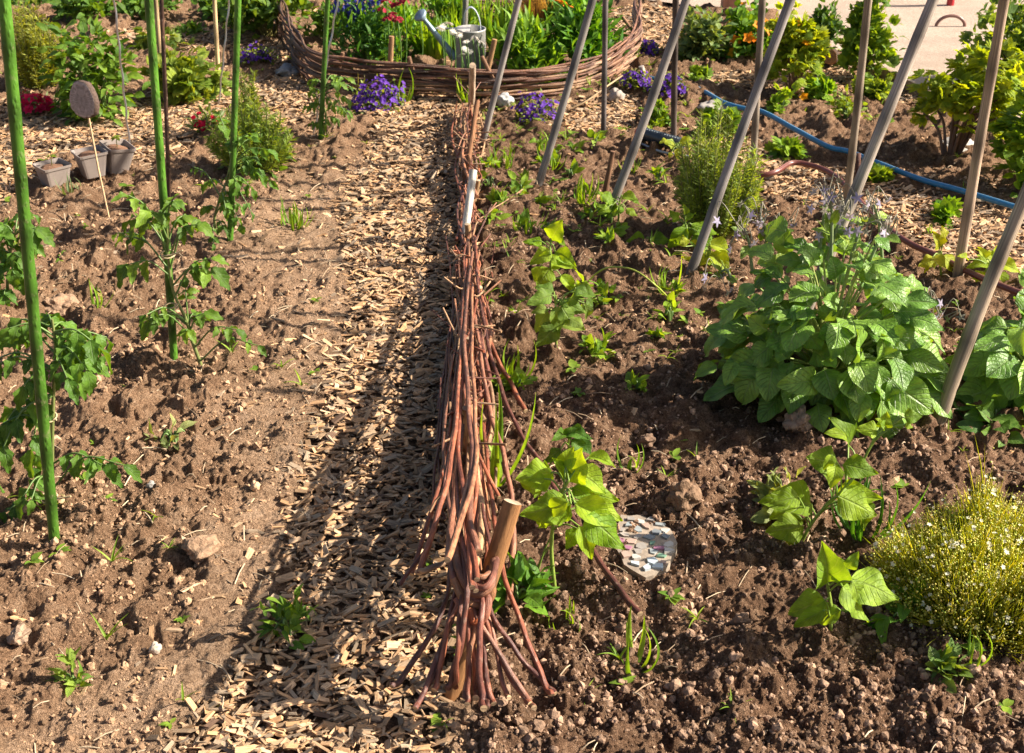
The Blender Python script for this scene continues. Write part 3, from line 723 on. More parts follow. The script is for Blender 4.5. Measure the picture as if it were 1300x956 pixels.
        b.tube(P, rad * (1.05 if 26 <= i <= 28 else .66) * thin, 9, c, True, .14, i, (.55, .4, .24)); b.build('rod', M['rod'], f)
    for i in range(30):
        q = rs(500 + i); x0 = 590 + q.normal(0, 7); y0 = q.uniform(300, 520); y1 = y0 + q.uniform(110, 260); y1 = min(y1, 735); sgn = q.choice([-1, 1])
        sw = lambda yy: np.interp(yy, [300, 420, 560, 640, 740], [6, 13, 26, 30, 18])
        u0 = q.uniform(-1, 1); u1 = np.clip(u0 + q.normal(0, 1.1), -1.25, 1.25); zz = .03 + .12 * q.rand() + (.08 if q.rand() < .15 else 0)
        ys = np.linspace(y0, y1, 6); pts = []
        for j, yy in enumerate(ys):
            u = u0 + (u1 - u0) * j / 5 + .38 * math.sin(yy / 48. + i)
            pts.append(PZ(592 + u * sw(yy), yy, (zz + .02 * math.sin(j + i)) * np.interp(yy, [300, 400, 500, 600, 700, 740], [.55, .66, .86, 1, .9, .7])))
        P = spline(pts, 6); b = MB(); b.tube(P, np.linspace(.6, 1, len(P)) * q.uniform(.0034, .007), 8, np.array(cols[q.randint(7)]) * q.uniform(.8, 1.6), True, .14, i, (.55, .4, .24)); b.build('rod', M['rod'], f)
    # knot of bent rods round the end stake
    K = [[(578,690,.2),(583,722,.18),(600,752,.15),(622,745,.16),(628,712,.18)], [(576,735,.16),(590,762,.13),(612,768,.12),(624,755,.14),(622,735,.17)],
         [(574,700,.19),(578,740,.15),(600,760,.13),(618,762,.13)], [(596,728,.18),(612,733,.18),(622,728,.18)], [(580,760,.12),(596,785,.1),(606,792,.09),(618,775,.12),(620,745,.15)],
         [(596,772,.12),(602,790,.1),(612,782,.11)], [(600,745,.16),(617,745,.17),(626,730,.18),(632,700,.18)]]
    for i, k in enumerate(K):
        b = MB(); b.tube(spline([PZ(q[0], q[1], q[2] + np.interp(q[1], [580, 680, 740, 800], [0, .05, .085, .09])) for q in k], 7), [.0085, .008, .0075, .006, .008, .006, .0065][i], 8, [(.22, .1, .06), (.36, .17, .08), (.28, .11, .07), (.34, .15, .08), (.3, .12, .08), (.45, .13, .05), (.25, .1, .07)][i], True, .15, i); b.build('bent_rod', M['rod'], f)
    # stakes
    def stake(b0, t0, rad, col, lab=None, m='oldwood'):
        b = MB(); t = np.linspace(0, 1, 8); P = b0 + (t0 - b0) * t[:, None]; b.tube(P, rad, 11, col, True, .16, int(abs(b0[1]) * 100), (.38, .28, .19))
        o = b.build('stake', M[m], f)
        if lab: o['label'] = lab
    stake(PZ(572, 890, -.02), PZ(651, 637, .34), np.array([.016, .018, .017, .0185, .0175, .0185, .018, .0175]), (.27, .13, .05), 'thick split wooden end stake leaning right')
    stake(PZ(590, 300, .05), PZ(601, 216, .24), .0135, (.62, .58, .5), 'pale birch stake with grey bark')
    for i, Y in enumerate(np.arange(Y0 + .25, 5.7, sp)):
        b0 = np.array([cx(Y), Y, -.05]); h = [.30, .25, .25, .27, .22, .26, .24, .3][i % 8]
        stake(b0, b0 + [r.normal(0, .02), r.normal(0, .02), h * hs(Y) + .015], .010, (.33, .2, .1))
    stake(PZ(590, 235, .02), PZ(606, 128, .28), .010, (.25, .12, .06)); stake(PZ(598, 150, 0), PZ(600, 83, .30), .014, (.48, .36, .26))
    for i in range(16):   # fine tangled tips woven between the rods
        q = rs(900 + i); Y = q.uniform(2.5, 5.2); n_ = 6; ys = Y + np.linspace(0, q.uniform(.25, .55), n_); P = np.stack([cx(ys) + q.normal(0, .035, n_), ys, (.08 + .14 * q.rand(n_)) * hs(ys)], -1)
        b = MB(); b.tube(spline(P, 5), np.linspace(.0035, .0015, (n_ - 1) * 5 + 1), 5, np.array(cols[q.randint(7)]) * q.uniform(1, 1.8)); b.build('twig', M['rod'], f)
    # short twig ends sticking out
    for i in range(22):
        Y = r.uniform(2.5, 5.6); s = r.choice([-1, 1]); p = np.array([cx(Y) + s * .03, Y, r.uniform(.1, .26)])
        p[2] *= hs(Y); q = p + [s * r.uniform(.02, .06), r.uniform(-.1, .1), r.uniform(-.02, .04)]
        b = MB(); b.tube(spline([p - [s * .02, 0, 0], p, q], 4), [.003] * 5 + [.0026] * 4 if False else .0028, 5, np.array(cols[4]) * r.uniform(.8, 1.5)); b.build('twig', M['rod'], f)
build_fence()

# ------------------------------------------------------------------ round wattle border
BEDC = None
def build_border():
    global BEDC
    # front arc of the raised round bed, ground px points
    ctrl = [PZ(*q, 0) for q in [(352,28),(368,72),(395,108),(450,118),(530,124),(600,128),(680,126),(745,116),(785,98),(808,78),(806,50)]]
    arc = spline(ctrl, 10); f = thing('wattle_border', 'curved border of woven dark willow rods around the flower bed with the watering can', 'wattle border', ctrl[5])
    L = np.concatenate([[0], np.cumsum(np.linalg.norm(np.diff(arc, axis=0), axis=1))]); tot = L[-1]
    def at(s): return np.stack([np.interp(s, L, arc[:, k]) for k in range(3)], -1)
    r = rs(9); sp = .36; nr = 0
    cols = [(.10, .045, .030), (.15, .070, .042), (.22, .12, .075), (.17, .085, .055), (.30, .19, .12)]
    for row in range(26):
        z = .010 + row * .0078
        s = -r.rand() * 1.0
        while s < tot and nr < 96:
            l = r.uniform(1.5, 3.0); a = max(s, 0); e = min(s + l, tot); s += l * r.uniform(.75, .95)
            if e - a < .15: continue
            S = np.arange(a, e, .03); P = at(S); T = nrm(np.gradient(P, axis=0)); Nn = np.stack([-T[:, 1], T[:, 0], 0 * S], -1)
            ph = (row % 2) * PI + r.normal(0, .3); off = (.012 + r.rand() * .008) * np.cos(PI * S / sp + ph)
            hh = np.interp(S / tot, [0, .2, .45, .75, .9, 1], [1.15, 1.05, .7, .68, .9, 1.15])
            P = P + Nn * off[:, None]; P[:, 2] = z * hh + .009 * np.sin(S * 5 + row) + r.normal(0, .004)
            c = np.array(cols[r.randint(5)]) * r.uniform(.8, 1.3) * (.55 if S.mean() < tot * .5 else 1.35)  # shade of the left half and sunlight of the right painted into rod colour
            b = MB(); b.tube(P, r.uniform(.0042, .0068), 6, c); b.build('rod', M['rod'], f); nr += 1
    for i, s in enumerate(np.arange(.05, tot, sp)):
        p = at(np.array([s]))[0]; b = MB(); hh = .15 + .07 * r.rand(); b.tube([p - [0, 0, .05], p + [r.normal(0, .015), 0, hh * .5], p + [r.normal(0, .03), 0, hh]], .009, 8, (.22, .12, .07)); b.build('stake', M['oldwood'], f)
    for q in [((612, 76), (628, 50)), ((494, 74), (497, 46))]:
        p = PZ(q[0][0], q[0][1] + 45, 0); t = PY(q[1][0], q[1][1], p[1]); b = MB(); b.tube([p, (p + t) / 2, t], .012, 9, (.30, .17, .08)); b.build('stake', M['oldwood'], f)
    b = MB(); b.tube(spline([PZ(790, 96, .1), PZ(770, 110, .08), PZ(745, 128, .04), PZ(725, 138, .012)], 6), .004, 6, (.5, .36, .2)); b.build('rod', M['rod'], f)
    BEDC = np.mean(arc, 0)
build_border()
# short dark wattle at the back of the bed
def back_wattle():
    p0, p1 = PZ(600, 28, 0), PZ(770, 22, 0); f = thing('wattle_border', 'short dark woven edge at the back of the flower bed, behind the watering can', 'wattle border', (p0 + p1) / 2)
    r = rs(3)
    for k in range(12):
        t = np.linspace(0, 1, 30)[:, None]; P = p0 + (p1 - p0) * t; P[:, 2] = .01 + .012 * k + .006 * np.sin(t[:, 0] * 20 + k); P[:, 1] += .012 * np.cos(t[:, 0] * 14 + k * PI)
        b = MB(); b.tube(P, .0045, 5, np.array([.16, .07, .055]) * r.uniform(.7, 1.5)); b.build('rod', M['rod'], f)
    for t in (0, .33, .66, 1):
        p = p0 + (p1 - p0) * t; b = MB(); b.tube([p - [0, 0, .04], p + [0, 0, .2]], .009, 8, (.2, .11, .07)); b.build('stake', M['oldwood'], f)
back_wattle()

# ------------------------------------------------------------------ plants
def jit(r, n, a, b, v=.18):
    t = r.rand(n, 1); c = np.asarray(a) * (1 - t) + np.asarray(b) * t
    if np.mean(c[:, 1]) > np.mean(c[:, 0]) > 0 and np.mean(c[:, 1]) > 1.3 * np.mean(c[:, 2]): c = c * [1.38, 1.3, 1.05]
    return c * r.uniform(1 - v, 1 + v, (n, 1))
def put(b, r, temps, d, n_, pos, size, col):
    k = r.randint(len(temps), size=len(pos)); R = frames(d, n_)
    size = np.asarray(size)
    if size.ndim == 1: size = np.stack([size * r.uniform(.78, 1.18, len(size)), size, size], -1)
    for i, t in enumerate(temps):
        s = k == i
        if s.any(): b.inst(t, R[s], pos[s], size[s], col[s])
def bush(name, label, cat, px, py, w, h, n, temps, ls, ca, cb, m='soft', nclu=14, cl=.28, upb=.35, out=.8, depth=1.0, seed=1, stems=None, scol=(.10, .17, .04), srad=.004, low=.15, lean=(0, 0), flowers=None, group=None, flat=.5, inner=.75):
    """w, h: size in photo pixels; leaves in clumps spread over a dome"""
    p = G(px, py); s = F / proj(p[0], p[1], p[2])[2]; rx = w / s / 2; hz = (PY(px, py - h, p[1])[2] - p[2]); ry = rx * depth
    if py < 170 and n < 600 and 'strawberry' not in name and 'bell' not in name: ls = (ls[0] * .7, ls[1] * .72); n = int(n * 1.7)
    r = rs(seed); o = thing(name, label, cat, p, group)
    q = nrm(r.randn(nclu, 3)); q[:, 2] = np.abs(q[:, 2]); rr = inner + (1 - inner) * r.rand(nclu, 1)
    rr = np.where(r.rand(nclu, 1) < .3, rr * .55, rr)
    cc = q * rr * [rx * .85, ry * .85, hz * (1 - low) * .85] + [0, 0, hz * low] + [lean[0] * rx, lean[1] * ry, 0] * (q[:, 2:] * rr)
    k = r.randint(nclu, size=n); gsz = cl * r.uniform(.6, 1.3, nclu)
    L = cc[k] + np.clip(r.randn(n, 3), -1.8, 1.8) * (gsz[k][:, None] * [rx, ry, hz * .7])
    L[:, 2] = np.maximum(L[:, 2], .012)
    outw = nrm(L * [1, 1, .4] + 1e-6)
    d = outw * out + r.randn(n, 3) * .45 + [0, 0, upb]
    nn = np.array([0, 0, 1.]) * (1 - flat) * 1.5 + outw * .5 + r.randn(n, 3) * .35
    size = r.uniform(ls[0], ls[1], n)
    b = MB(); put(b, r, temps, d, nn, L + p, size, jit(r, n, ca, cb)); b.build('foliage', M[m], o)
    b = MB()
    for i in range(nclu if stems is None else stems):
        c = cc[i % nclu]; e = c * r.uniform(.8, 1.05)
        b.tube(spline([p + c * [.12, .12, 0] - [0, 0, .02], p + c * [.45, .45, .5] + [0, 0, .02], p + e], 4), np.linspace(srad, srad * .5, 9), 5, np.array(scol) * r.uniform(.7, 1.4))
    b.build('stem', M['stem'], o)
    if flowers:
        fn, ft, fs, fa, fb, fm = flowers[:6]; lift = flowers[6] if len(flowers) > 6 else .95
        k = r.randint(nclu, size=fn); q = nrm(r.randn(fn, 3)); q[:, 2] = np.abs(q[:, 2])
        P = q * [rx, ry, hz] * lift; P = np.where(r.rand(fn, 1) < .7, cc[k] * 1.08 + r.randn(fn, 3) * cl * .8 * np.array([rx, ry, hz * .4]) + [0, 0, hz * .12], P)
        P[:, 2] = np.maximum(P[:, 2], .02)
        Nn = nrm(P * [1, 1, .5]) + [0, -.35, .6] + r.randn(fn, 3) * .35
        sz = r.uniform(*fs, fn); fc = jit(r, fn, fa, fb, .25); fd = np.cross(nrm(Nn), r.randn(fn, 3))
        for g in ([slice(i, i + 1) for i in range(fn)] if fn <= 60 else [slice(0, fn)]):
            b = MB(); put(b, r, ft, fd[g], Nn[g], (P + p)[g], sz[g], fc[g]); b.build('flower', M['petal'], o)
    return o, p, rx, ry, hz
GR1, GR2 = (.045, .115, .018), (.11, .22, .03)      # mid green
YG1, YG2 = (.15, .26, .02), (.30, .38, .035)         # yellow green
DG1, DG2 = (.022, .07, .018), (.055, .13, .03)       # dark green
HB1, HB2 = (.09, .15, .035), (.20, .27, .07)         # rosemary green

def spiky(name, label, cat, px, py, w, h, ns, nn, ca, cb, nl=.022, seed=0, spread=.35, group=None, temps=None, m='soft', flowers=None, depth=.8, scol=(.16, .17, .06)):
    p = G(px, py); s = F / proj(p[0], p[1], p[2])[2]; rx = w / s / 2; hz = PY(px, py - h, p[1])[2] - p[2]
    r = rs(seed); o = thing(name, label, cat, p, group); b = MB(); bs = MB(); fl = MB()
    for i in range(ns):
        a = r.rand() * 2 * PI; q = r.rand() ** .5; e = np.array([math.cos(a) * rx * q, math.sin(a) * rx * q * depth, hz * (1 - .45 * q * q) * r.uniform(.42, 1.08)])
        st = np.array([e[0] * .35, e[1] * .35, -.01]); P = spline([p + st, p + (st + e) * [.55, .55, .5], p + e], 5); bs.tube(P, np.linspace(.0028, .0012, len(P)), 4, np.array(scol) * r.uniform(.7, 1.3))
        t = r.uniform(.12, 1.0, nn); idx = t * (len(P) - 1); pos = np.stack([np.interp(idx, np.arange(len(P)), P[:, k]) for k in range(3)], -1)
        ax = nrm(P[-1] - P[0]); sd = nrm(np.cross(ax, r.randn(nn, 3))); d = sd * .9 + ax * r.uniform(.5, 1.3, nn)[:, None]
        put(b, r, temps or T_NEED, d, np.cross(d, sd) + ax, pos, r.uniform(.6, 1.2, nn) * nl, jit(r, nn, ca, cb))
    b.build('foliage', M[m], o); bs.build('stem', M['stem'], o)
    return o, p, rx, hz

# --- tomatoes
def tomato_leaf(b, bs, a, e, size, r, nleaf=3, col=None, hang=.6):
    """compound leaf: petiole from a to e with leaflet pairs near e"""
    a = np.asarray(a); e = np.asarray(e); m = (a + e) / 2 + [0, 0, np.linalg.norm(e - a) * .22]
    P = spline([a, m, e], 6); bs.tube(P, np.linspace(.0028, .0014, len(P)), 5, (.12, .2, .05))
    n = len(P); ax = nrm(P[-1] - P[-4])
    L = [(P[-1], ax + [0, 0, -hang], 1.15)]
    for k in range(nleaf - 1):
        q = P[int(n - 3 - k * 3) % n]; sd = nrm(np.cross(ax, [0, 0, 1]))
        for s in (-1, 1): L.append((q, sd * s + ax * .45 + [0, 0, -hang * r.uniform(.4, 1.3)], .95 - .16 * k + .1 * r.rand()))
    pos = np.array([l[0] for l in L]); d = np.array([l[1] for l in L]) + r.randn(len(L), 3) * .15; sz = np.array([l[2] for l in L]) * size
    nn = np.array([0, -.35, 1.]) + r.randn(len(L), 3) * .3
    c = jit(r, len(L), *(col or ((.05, .13, .02), (.10, .21, .03))))
    put(b, r, T_TOM, d, nn, pos, sz, c)
def tomato(label, base, stem, leaves, size, seed, nleaf=3, tie=None, col=None, group='young tomato plants along the green stakes', rad=.006, scol=(.17, .2, .06)):
    """stem: px points; leaves: (attach index fraction, px, py, dY, size factor)"""
    p = G(*base); r = rs(seed); o = thing('tomato_plant', label, 'tomato plant', p, group)
    S = spline([p - [0, 0, .02], p] + [PY(q[0], q[1], p[1] + (q[2] if len(q) > 2 else 0)) for q in stem], 6)
    b = MB(); bs = MB(); bs.tube(S, np.linspace(rad, rad * .5, len(S)), 8, scol, True, .12, seed)
    leaves = list(leaves) + [(min(1, max(.2, l[0] + r.normal(0, .08))), l[1] + r.normal(0, 16), l[2] + r.normal(0, 14), l[3] + r.normal(0, .05), l[4] * r.uniform(.6, .9)) for l in leaves if r.rand() < .75]
    for (t, px, py, dy, sf) in leaves:
        a = S[int(t * (len(S) - 1))]; tomato_leaf(b, bs, a, PY(px, py, p[1] + dy), size * sf, r, nleaf, col)
    bs.build('stem', M['stem'], o); b.build('foliage', M['leaf'], o)
    if tie:
        for (x0, y0, x1, y1) in tie:
            t = MB()
            A = PY(x0, y0, p[1] - .02); B = PY(x1, y1, p[1] - .025); t.tube(spline([A, (A + B) / 2 - [0, 0, .004], B], 4), .0022, 5, (.55, .42, .25))
            th = np.linspace(0, 2 * PI, 14); c = PY((x0 * .7 + x1 * .3), (y0 * .7 + y1 * .3), p[1]); t.tube(c + np.stack([.019 * np.cos(th), .019 * np.sin(th), .004 * np.sin(th)], -1), .0022, 5, (.5, .38, .22))
            t.build('string_tie', M['cut'], o)
    return o
tomato('young tomato plant nearest the camera, tied to the first green stake at the left edge', (66, 640), [(66, 560), (68, 500), (70, 440), (66, 405)],
       [(.95, 20, 432, .05, 1), (.9, 125, 440, -.02, 1), (.8, 110, 470, -.06, .95), (.95, 95, 425, .08, .9), (.7, 30, 490, -.05, .85), (.75, 85, 480, -.08, .9), (.55, 5, 550, 0, 1.1), (.6, 40, 570, -.05, 1.1), (.35, 130, 590, -.04, 1.05), (.3, 30, 630, -.1, .8), (.95, 60, 400, .05, .8), (.85, 5, 420, .1, 1.0), (.25, 8, 650, -.05, .8), (.8, 120, 455, .05, .8), (.6, -5, 590, -.08, 1.1), (.4, 12, 520, .12, .9), (.9, 90, 455, .0, .9), (.7, -15, 470, 0, 1)], .06, 1, 4, [(56, 528, 72, 533), (50, 632, 90, 630), (48, 545, 62, 560)])
tomato('young tomato plant with drooping lower leaves tied to the second green stake', (256, 472), [(243, 430), (236, 405), (220, 370), (214, 330), (212, 290)],
       [(.9, 170, 275, .03, 1.0), (.92, 235, 272, .05, 1.0), (.95, 190, 268, -.05, .9), (.75, 165, 335, -.04, 1.15), (.7, 268, 340, 0, 1.1), (.5, 190, 408, -.04, .8), (.45, 200, 400, .02, .75), (.4, 258, 398, .0, .8), (.3, 300, 418, -.03, .7), (.85, 250, 285, -.05, .8), (.8, 160, 300, .05, .8), (.98, 212, 262, 0, .8), (.35, 236, 420, -.05, .7)], .062, 2, 3, [(205, 325, 232, 318), (212, 392, 226, 386)], col=((.06, .14, .02), (.14, .25, .03)))
tomato('small tomato plant tied to the third green stake behind the herb bush', (278, 302), [(272, 280), (280, 250), (290, 225), (300, 200)],
       [(.9, 325, 215, 0, 1), (.8, 320, 240, -.05, .9), (.6, 305, 285, -.05, .8), (.5, 262, 262, 0, .8), (.95, 340, 190, .0, 1), (.9, 290, 175, .0, 1), (.9, 318, 175, .05, 1), (.7, 262, 232, .05, .8), (.4, 285, 290, -.05, .7), (.8, 300, 230, -.05, .9), (.7, 288, 255, -.04, .9)], .05, 3, 3)
tomato('small tomato plant climbing the fourth green stake in front of the wattle border', (410, 178), [(414, 150), (410, 125), (414, 100)],
       [(.9, 400, 100, 0, 1), (.9, 430, 105, 0, 1), (.8, 440, 125, -.03, .9), (.6, 398, 130, 0, .9), (.5, 425, 150, 0, .8), (.8, 395, 115, .05, .8), (.95, 425, 95, .05, .8), (.6, 440, 140, 0, .9), (.4, 400, 155, 0, .9), (.5, 390, 135, 0, .8)], .045, 4, 3, col=((.07, .16, .03), (.15, .27, .04)))
tomato('tomato plant cut by the left edge of the view, behind the nearest green stake', (12, 395), [(10, 350), (15, 310), (22, 290)],
       [(.9, 45, 290, 0, 1), (.9, 5, 285, 0, 1), (.8, 45, 310, .05, .9), (.7, -10, 320, 0, 1), (.7, 15, 340, -.05, 1), (.5, 30, 355, 0, .8), (.5, -10, 360, 0, .9), (.95, 25, 275, .05, .9), (.4, 5, 375, -.05, .8)], .066, 5, 4)

# --- beans
def bean(label, base, stem, leaves, size, seed, col=((.10, .22, .015), (.22, .35, .03)), group='young bean plants beside the bean poles', rad=.0045):
    p = G(*base); r = rs(seed); o = thing('bean_plant', label, 'bean plant', p, group)
    S = spline([p - [0, 0, .02], p] + [PY(q[0], q[1], p[1] + (q[2] if len(q) > 2 else 0)) for q in stem], 6)
    b = MB(); bs = MB(); bs.tube(S, np.linspace(rad, rad * .55, len(S)), 8, (.22, .30, .05))
    leaves = list(leaves) + [(l[0] * .9, l[1] + l[5] * 4 + r.normal(0, 9), l[2] - l[6] * 4 + r.normal(0, 8), l[3] + r.normal(0, .03), l[4] * r.uniform(.45, .8), l[5] + r.normal(0, .5), l[6] + r.normal(0, .4)) for l in leaves if r.rand() < .85]
    for (t, px, py, dy, sf, dx, dz) in leaves:     # px,py = leaf base; dx,dz = direction the leaf points (image right / up)
        a = S[int(t * (len(S) - 1))]; e = PY(px, py, p[1] + dy); bs.tube(spline([a, (a + e) / 2 + [0, 0, .012], e], 5), .0019, 5, (.2, .3, .05))
        d = np.array([[dx, -.35 + r.normal(0, .2), dz]]); nn = np.array([[.15 + r.normal(0, .2), -.75 + r.normal(0, .2), 1.0]])
        put(b, r, T_BEAN, d, nn, e[None], np.array([size * sf * .80]), jit(r, 1, *col, .12))
    bs.build('stem', M['stem'], o); b.build('foliage', M['bean'], o); return o
bean('large bright bean plant right of the thick end stake of the straight fence', (705, 745), [(700, 700), (703, 660), (712, 630), (722, 610)],
     [(.9, 725, 640, -.08, 1.1, -1, -.1), (.9, 730, 640, -.1, 1.0, 1, -.35), (.8, 745, 655, -.12, 1.15, .8, -.6), (.95, 722, 612, .02, .9, .15, 1), (.95, 700, 600, .04, .8, -1, .1), (1, 730, 600, .05, .85, .9, -.1), (.8, 735, 625, .05, .9, .7, .1), (.6, 735, 668, -.05, .8, .5, -.9), (.9, 705, 640, 0, .85, -.7, -.7), (1, 715, 590, .03, .5, .3, 1), (.7, 750, 640, 0, .8, 1, -.2), (.5, 680, 735, .02, .6, -.6, -.1), (.7, 690, 620, .05, .7, -.4, .4)], .118, 11, ((.12, .25, .015), (.26, .40, .03)), rad=.005)
bean('dark small bean plant just behind the large bright one', (720, 590), [(722, 565), (722, 545)],
     [(.9, 722, 548, 0, .8, .6, .3), (.9, 718, 550, 0, .7, -.6, .2), (.8, 725, 560, -.03, .8, .9, -.4), (.7, 712, 570, -.03, .8, -.7, -.4), (.9, 735, 560, 0, .7, .8, -.2)], .085, 12, ((.05, .14, .02), (.10, .22, .03)))
bean('bean plant with pale wilted leaves right of the straight fence', (706, 455), [(706, 430), (705, 400), (706, 375)],
     [(.9, 700, 375, 0, 1, -.7, .1), (.8, 705, 390, -.05, 1, .3, -1), (.9, 712, 385, .02, 1, .8, .0), (.6, 708, 412, -.03, 1.1, -.5, -.4), (.6, 712, 412, -.03, .9, 1, .0), (.8, 695, 395, 0, .9, -.6, -.7), (.9, 730, 370, 0, .8, .8, .3), (.95, 742, 385, 0, .75, .4, -.9)], .098, 13, ((.09, .19, .03), (.2, .3, .07)))
bean('bright bean plant behind the wilted one, right of the straight fence', (700, 372), [(700, 345), (698, 318), (700, 305)],
     [(.95, 700, 305, 0, 1, .2, .8), (.9, 700, 318, -.03, 1, -.8, -.3), (.9, 705, 320, 0, 1, .9, -.2), (.7, 700, 335, -.03, 1, .8, .1), (.7, 698, 340, 0, .9, -.7, -.8), (.5, 712, 350, 0, .9, .7, -.5), (.9, 688, 312, .04, .8, -.7, .4)], .10, 14, ((.14, .28, .02), (.28, .42, .04)))
bean('young bean plant with broad leaves between the borage and the white flower mound', (1012, 700), [(1030, 665), (1052, 640), (1085, 605), (1110, 560), (1145, 530)],
     [(.35, 1030, 640, -.02, 1.25, -.9, .35), (.4, 1062, 632, 0, 1.0, .9, .4), (.42, 1065, 630, -.05, 1.0, 1, -.35), (.2, 1020, 668, 0, .9, -1, .1), (.6, 1065, 590, 0, .8, -.8, .4), (.62, 1070, 590, 0, .8, .6, .1), (.7, 1078, 566, .03, .85, -.2, 1), (.85, 1115, 548, 0, .5, -.8, .3), (.9, 1120, 545, 0, .45, .1, .9), (.95, 1148, 530, 0, .4, .8, .3), (.5, 1090, 640, 0, .7, .5, -.8), (.4, 1020, 640, .08, .9, -.9, -.1)], .118, 15, ((.12, .24, .02), (.24, .36, .03)))
bean('lowest bean plant at bottom right with one leaf standing upright', (1053, 812), [(1055, 770), (1050, 735), (1058, 720)],
     [(.7, 1050, 740, -.02, 1.25, -.15, 1.0), (.8, 1080, 735, -.03, 1.1, 1, -.1), (.7, 1070, 745, -.06, 1.0, .7, -.6), (.5, 1048, 762, -.02, .9, -1, -.2), (.9, 1075, 722, 0, .5, .3, .8), (.4, 1045, 775, -.06, .75, -.9, -.4), (.9, 1068, 725, .02, .5, -.2, .9)], .11, 16, ((.12, .24, .03), (.22, .36, .05)))
bean('bright bean plant at the foot of the third leaning pole, left of the rosemary', (785, 283), [(786, 262), (788, 250)],
     [(.9, 780, 255, 0, 1, -.6, .5), (.9, 790, 250, 0, 1, .7, .3), (.8, 775, 265, -.03, .9, -1, .1), (.7, 795, 265, 0, .8, .9, -.3)], .075, 17)
bean('broad leaved bean plant in front of the rosemary', (868, 318), [(868, 300), (872, 285)],
     [(.9, 872, 290, -.02, 1.2, -.6, -.5), (.9, 878, 285, 0, 1.2, .8, .0), (.9, 862, 280, .02, .6, -.5, .7), (.95, 868, 278, .02, .6, .6, .7), (.8, 885, 295, -.03, 1.0, .4, -.7)], .10, 18)
bean('low bean plant lying flat on the soil in front of the rosemary', (824, 312), [(824, 304)],
     [(.9, 820, 305, 0, 1.1, -1, .05), (.9, 828, 304, 0, .9, 1, .2)], .085, 19)
bean('broad pale leaved bean plant at the foot of the fourth leaning pole', (900, 345), [(900, 325), (903, 312)],
     [(.9, 900, 310, 0, 1.2, .8, -.2), (.9, 902, 322, -.02, 1.2, .8, -.5), (.9, 898, 325, 0, .7, -.9, -.5), (.7, 880, 335, 0, .6, -.6, .5), (.9, 890, 318, 0, .9, -.3, .8)], .095, 20, ((.22, .32, .02), (.34, .42, .05)))
bean('yellowing bean plant by the foot of the back pole on the red hose', (1195, 350), [(1193, 330), (1192, 318)],
     [(.9, 1192, 315, 0, 1, -.2, .9), (.9, 1196, 325, 0, 1.1, .8, -.5), (.8, 1188, 328, 0, .9, -.8, -.2)], .085, 21, ((.25, .33, .02), (.38, .42, .04)))
bean('bright bean plant climbing the last leaning pole above the second borage', (1262, 362), [(1260, 345), (1258, 335)],
     [(.9, 1255, 335, 0, 1, -.8, .2), (.9, 1265, 335, 0, 1.1, .6, .1), (.8, 1270, 345, 0, 1, .3, -.9), (.8, 1250, 345, 0, .8, -.7, -.4), (.9, 1250, 330, .03, .8, -.3, .7)], .09, 22, ((.2, .33, .02), (.34, .45, .04)))
bean('small bean plant standing against the second back pole by the sprinkler', (860, 205), [(860, 190), (861, 184)],
     [(.9, 858, 185, 0, 1, -.7, .5), (.9, 863, 183, 0, 1.1, .7, .4), (.9, 860, 188, -.02, .8, .1, -.7)], .075, 23, ((.25, .35, .03), (.36, .45, .05)))
bean('small bean shoot in the weeds right of the birch stake', (683, 192), [(682, 178)],
     [(.9, 682, 180, 0, 1, -.6, .4), (.9, 684, 180, 0, 1, .6, .3)], .05, 24)
# bean tendril bent over the soil
b = MB(); b.tube(spline([G(745, 358), PY(760, 345, 3.75), PY(778, 339, 3.72), PY(805, 343, 3.68), PY(832, 362, 3.62), G(852, 378)], 6), .0028, 6, (.34, .40, .06))
tag(b.build('bean_shoot', M['stem'], loc=G(745, 358)), 'long yellow green bean shoot arching over the bare soil', 'bean shoot')

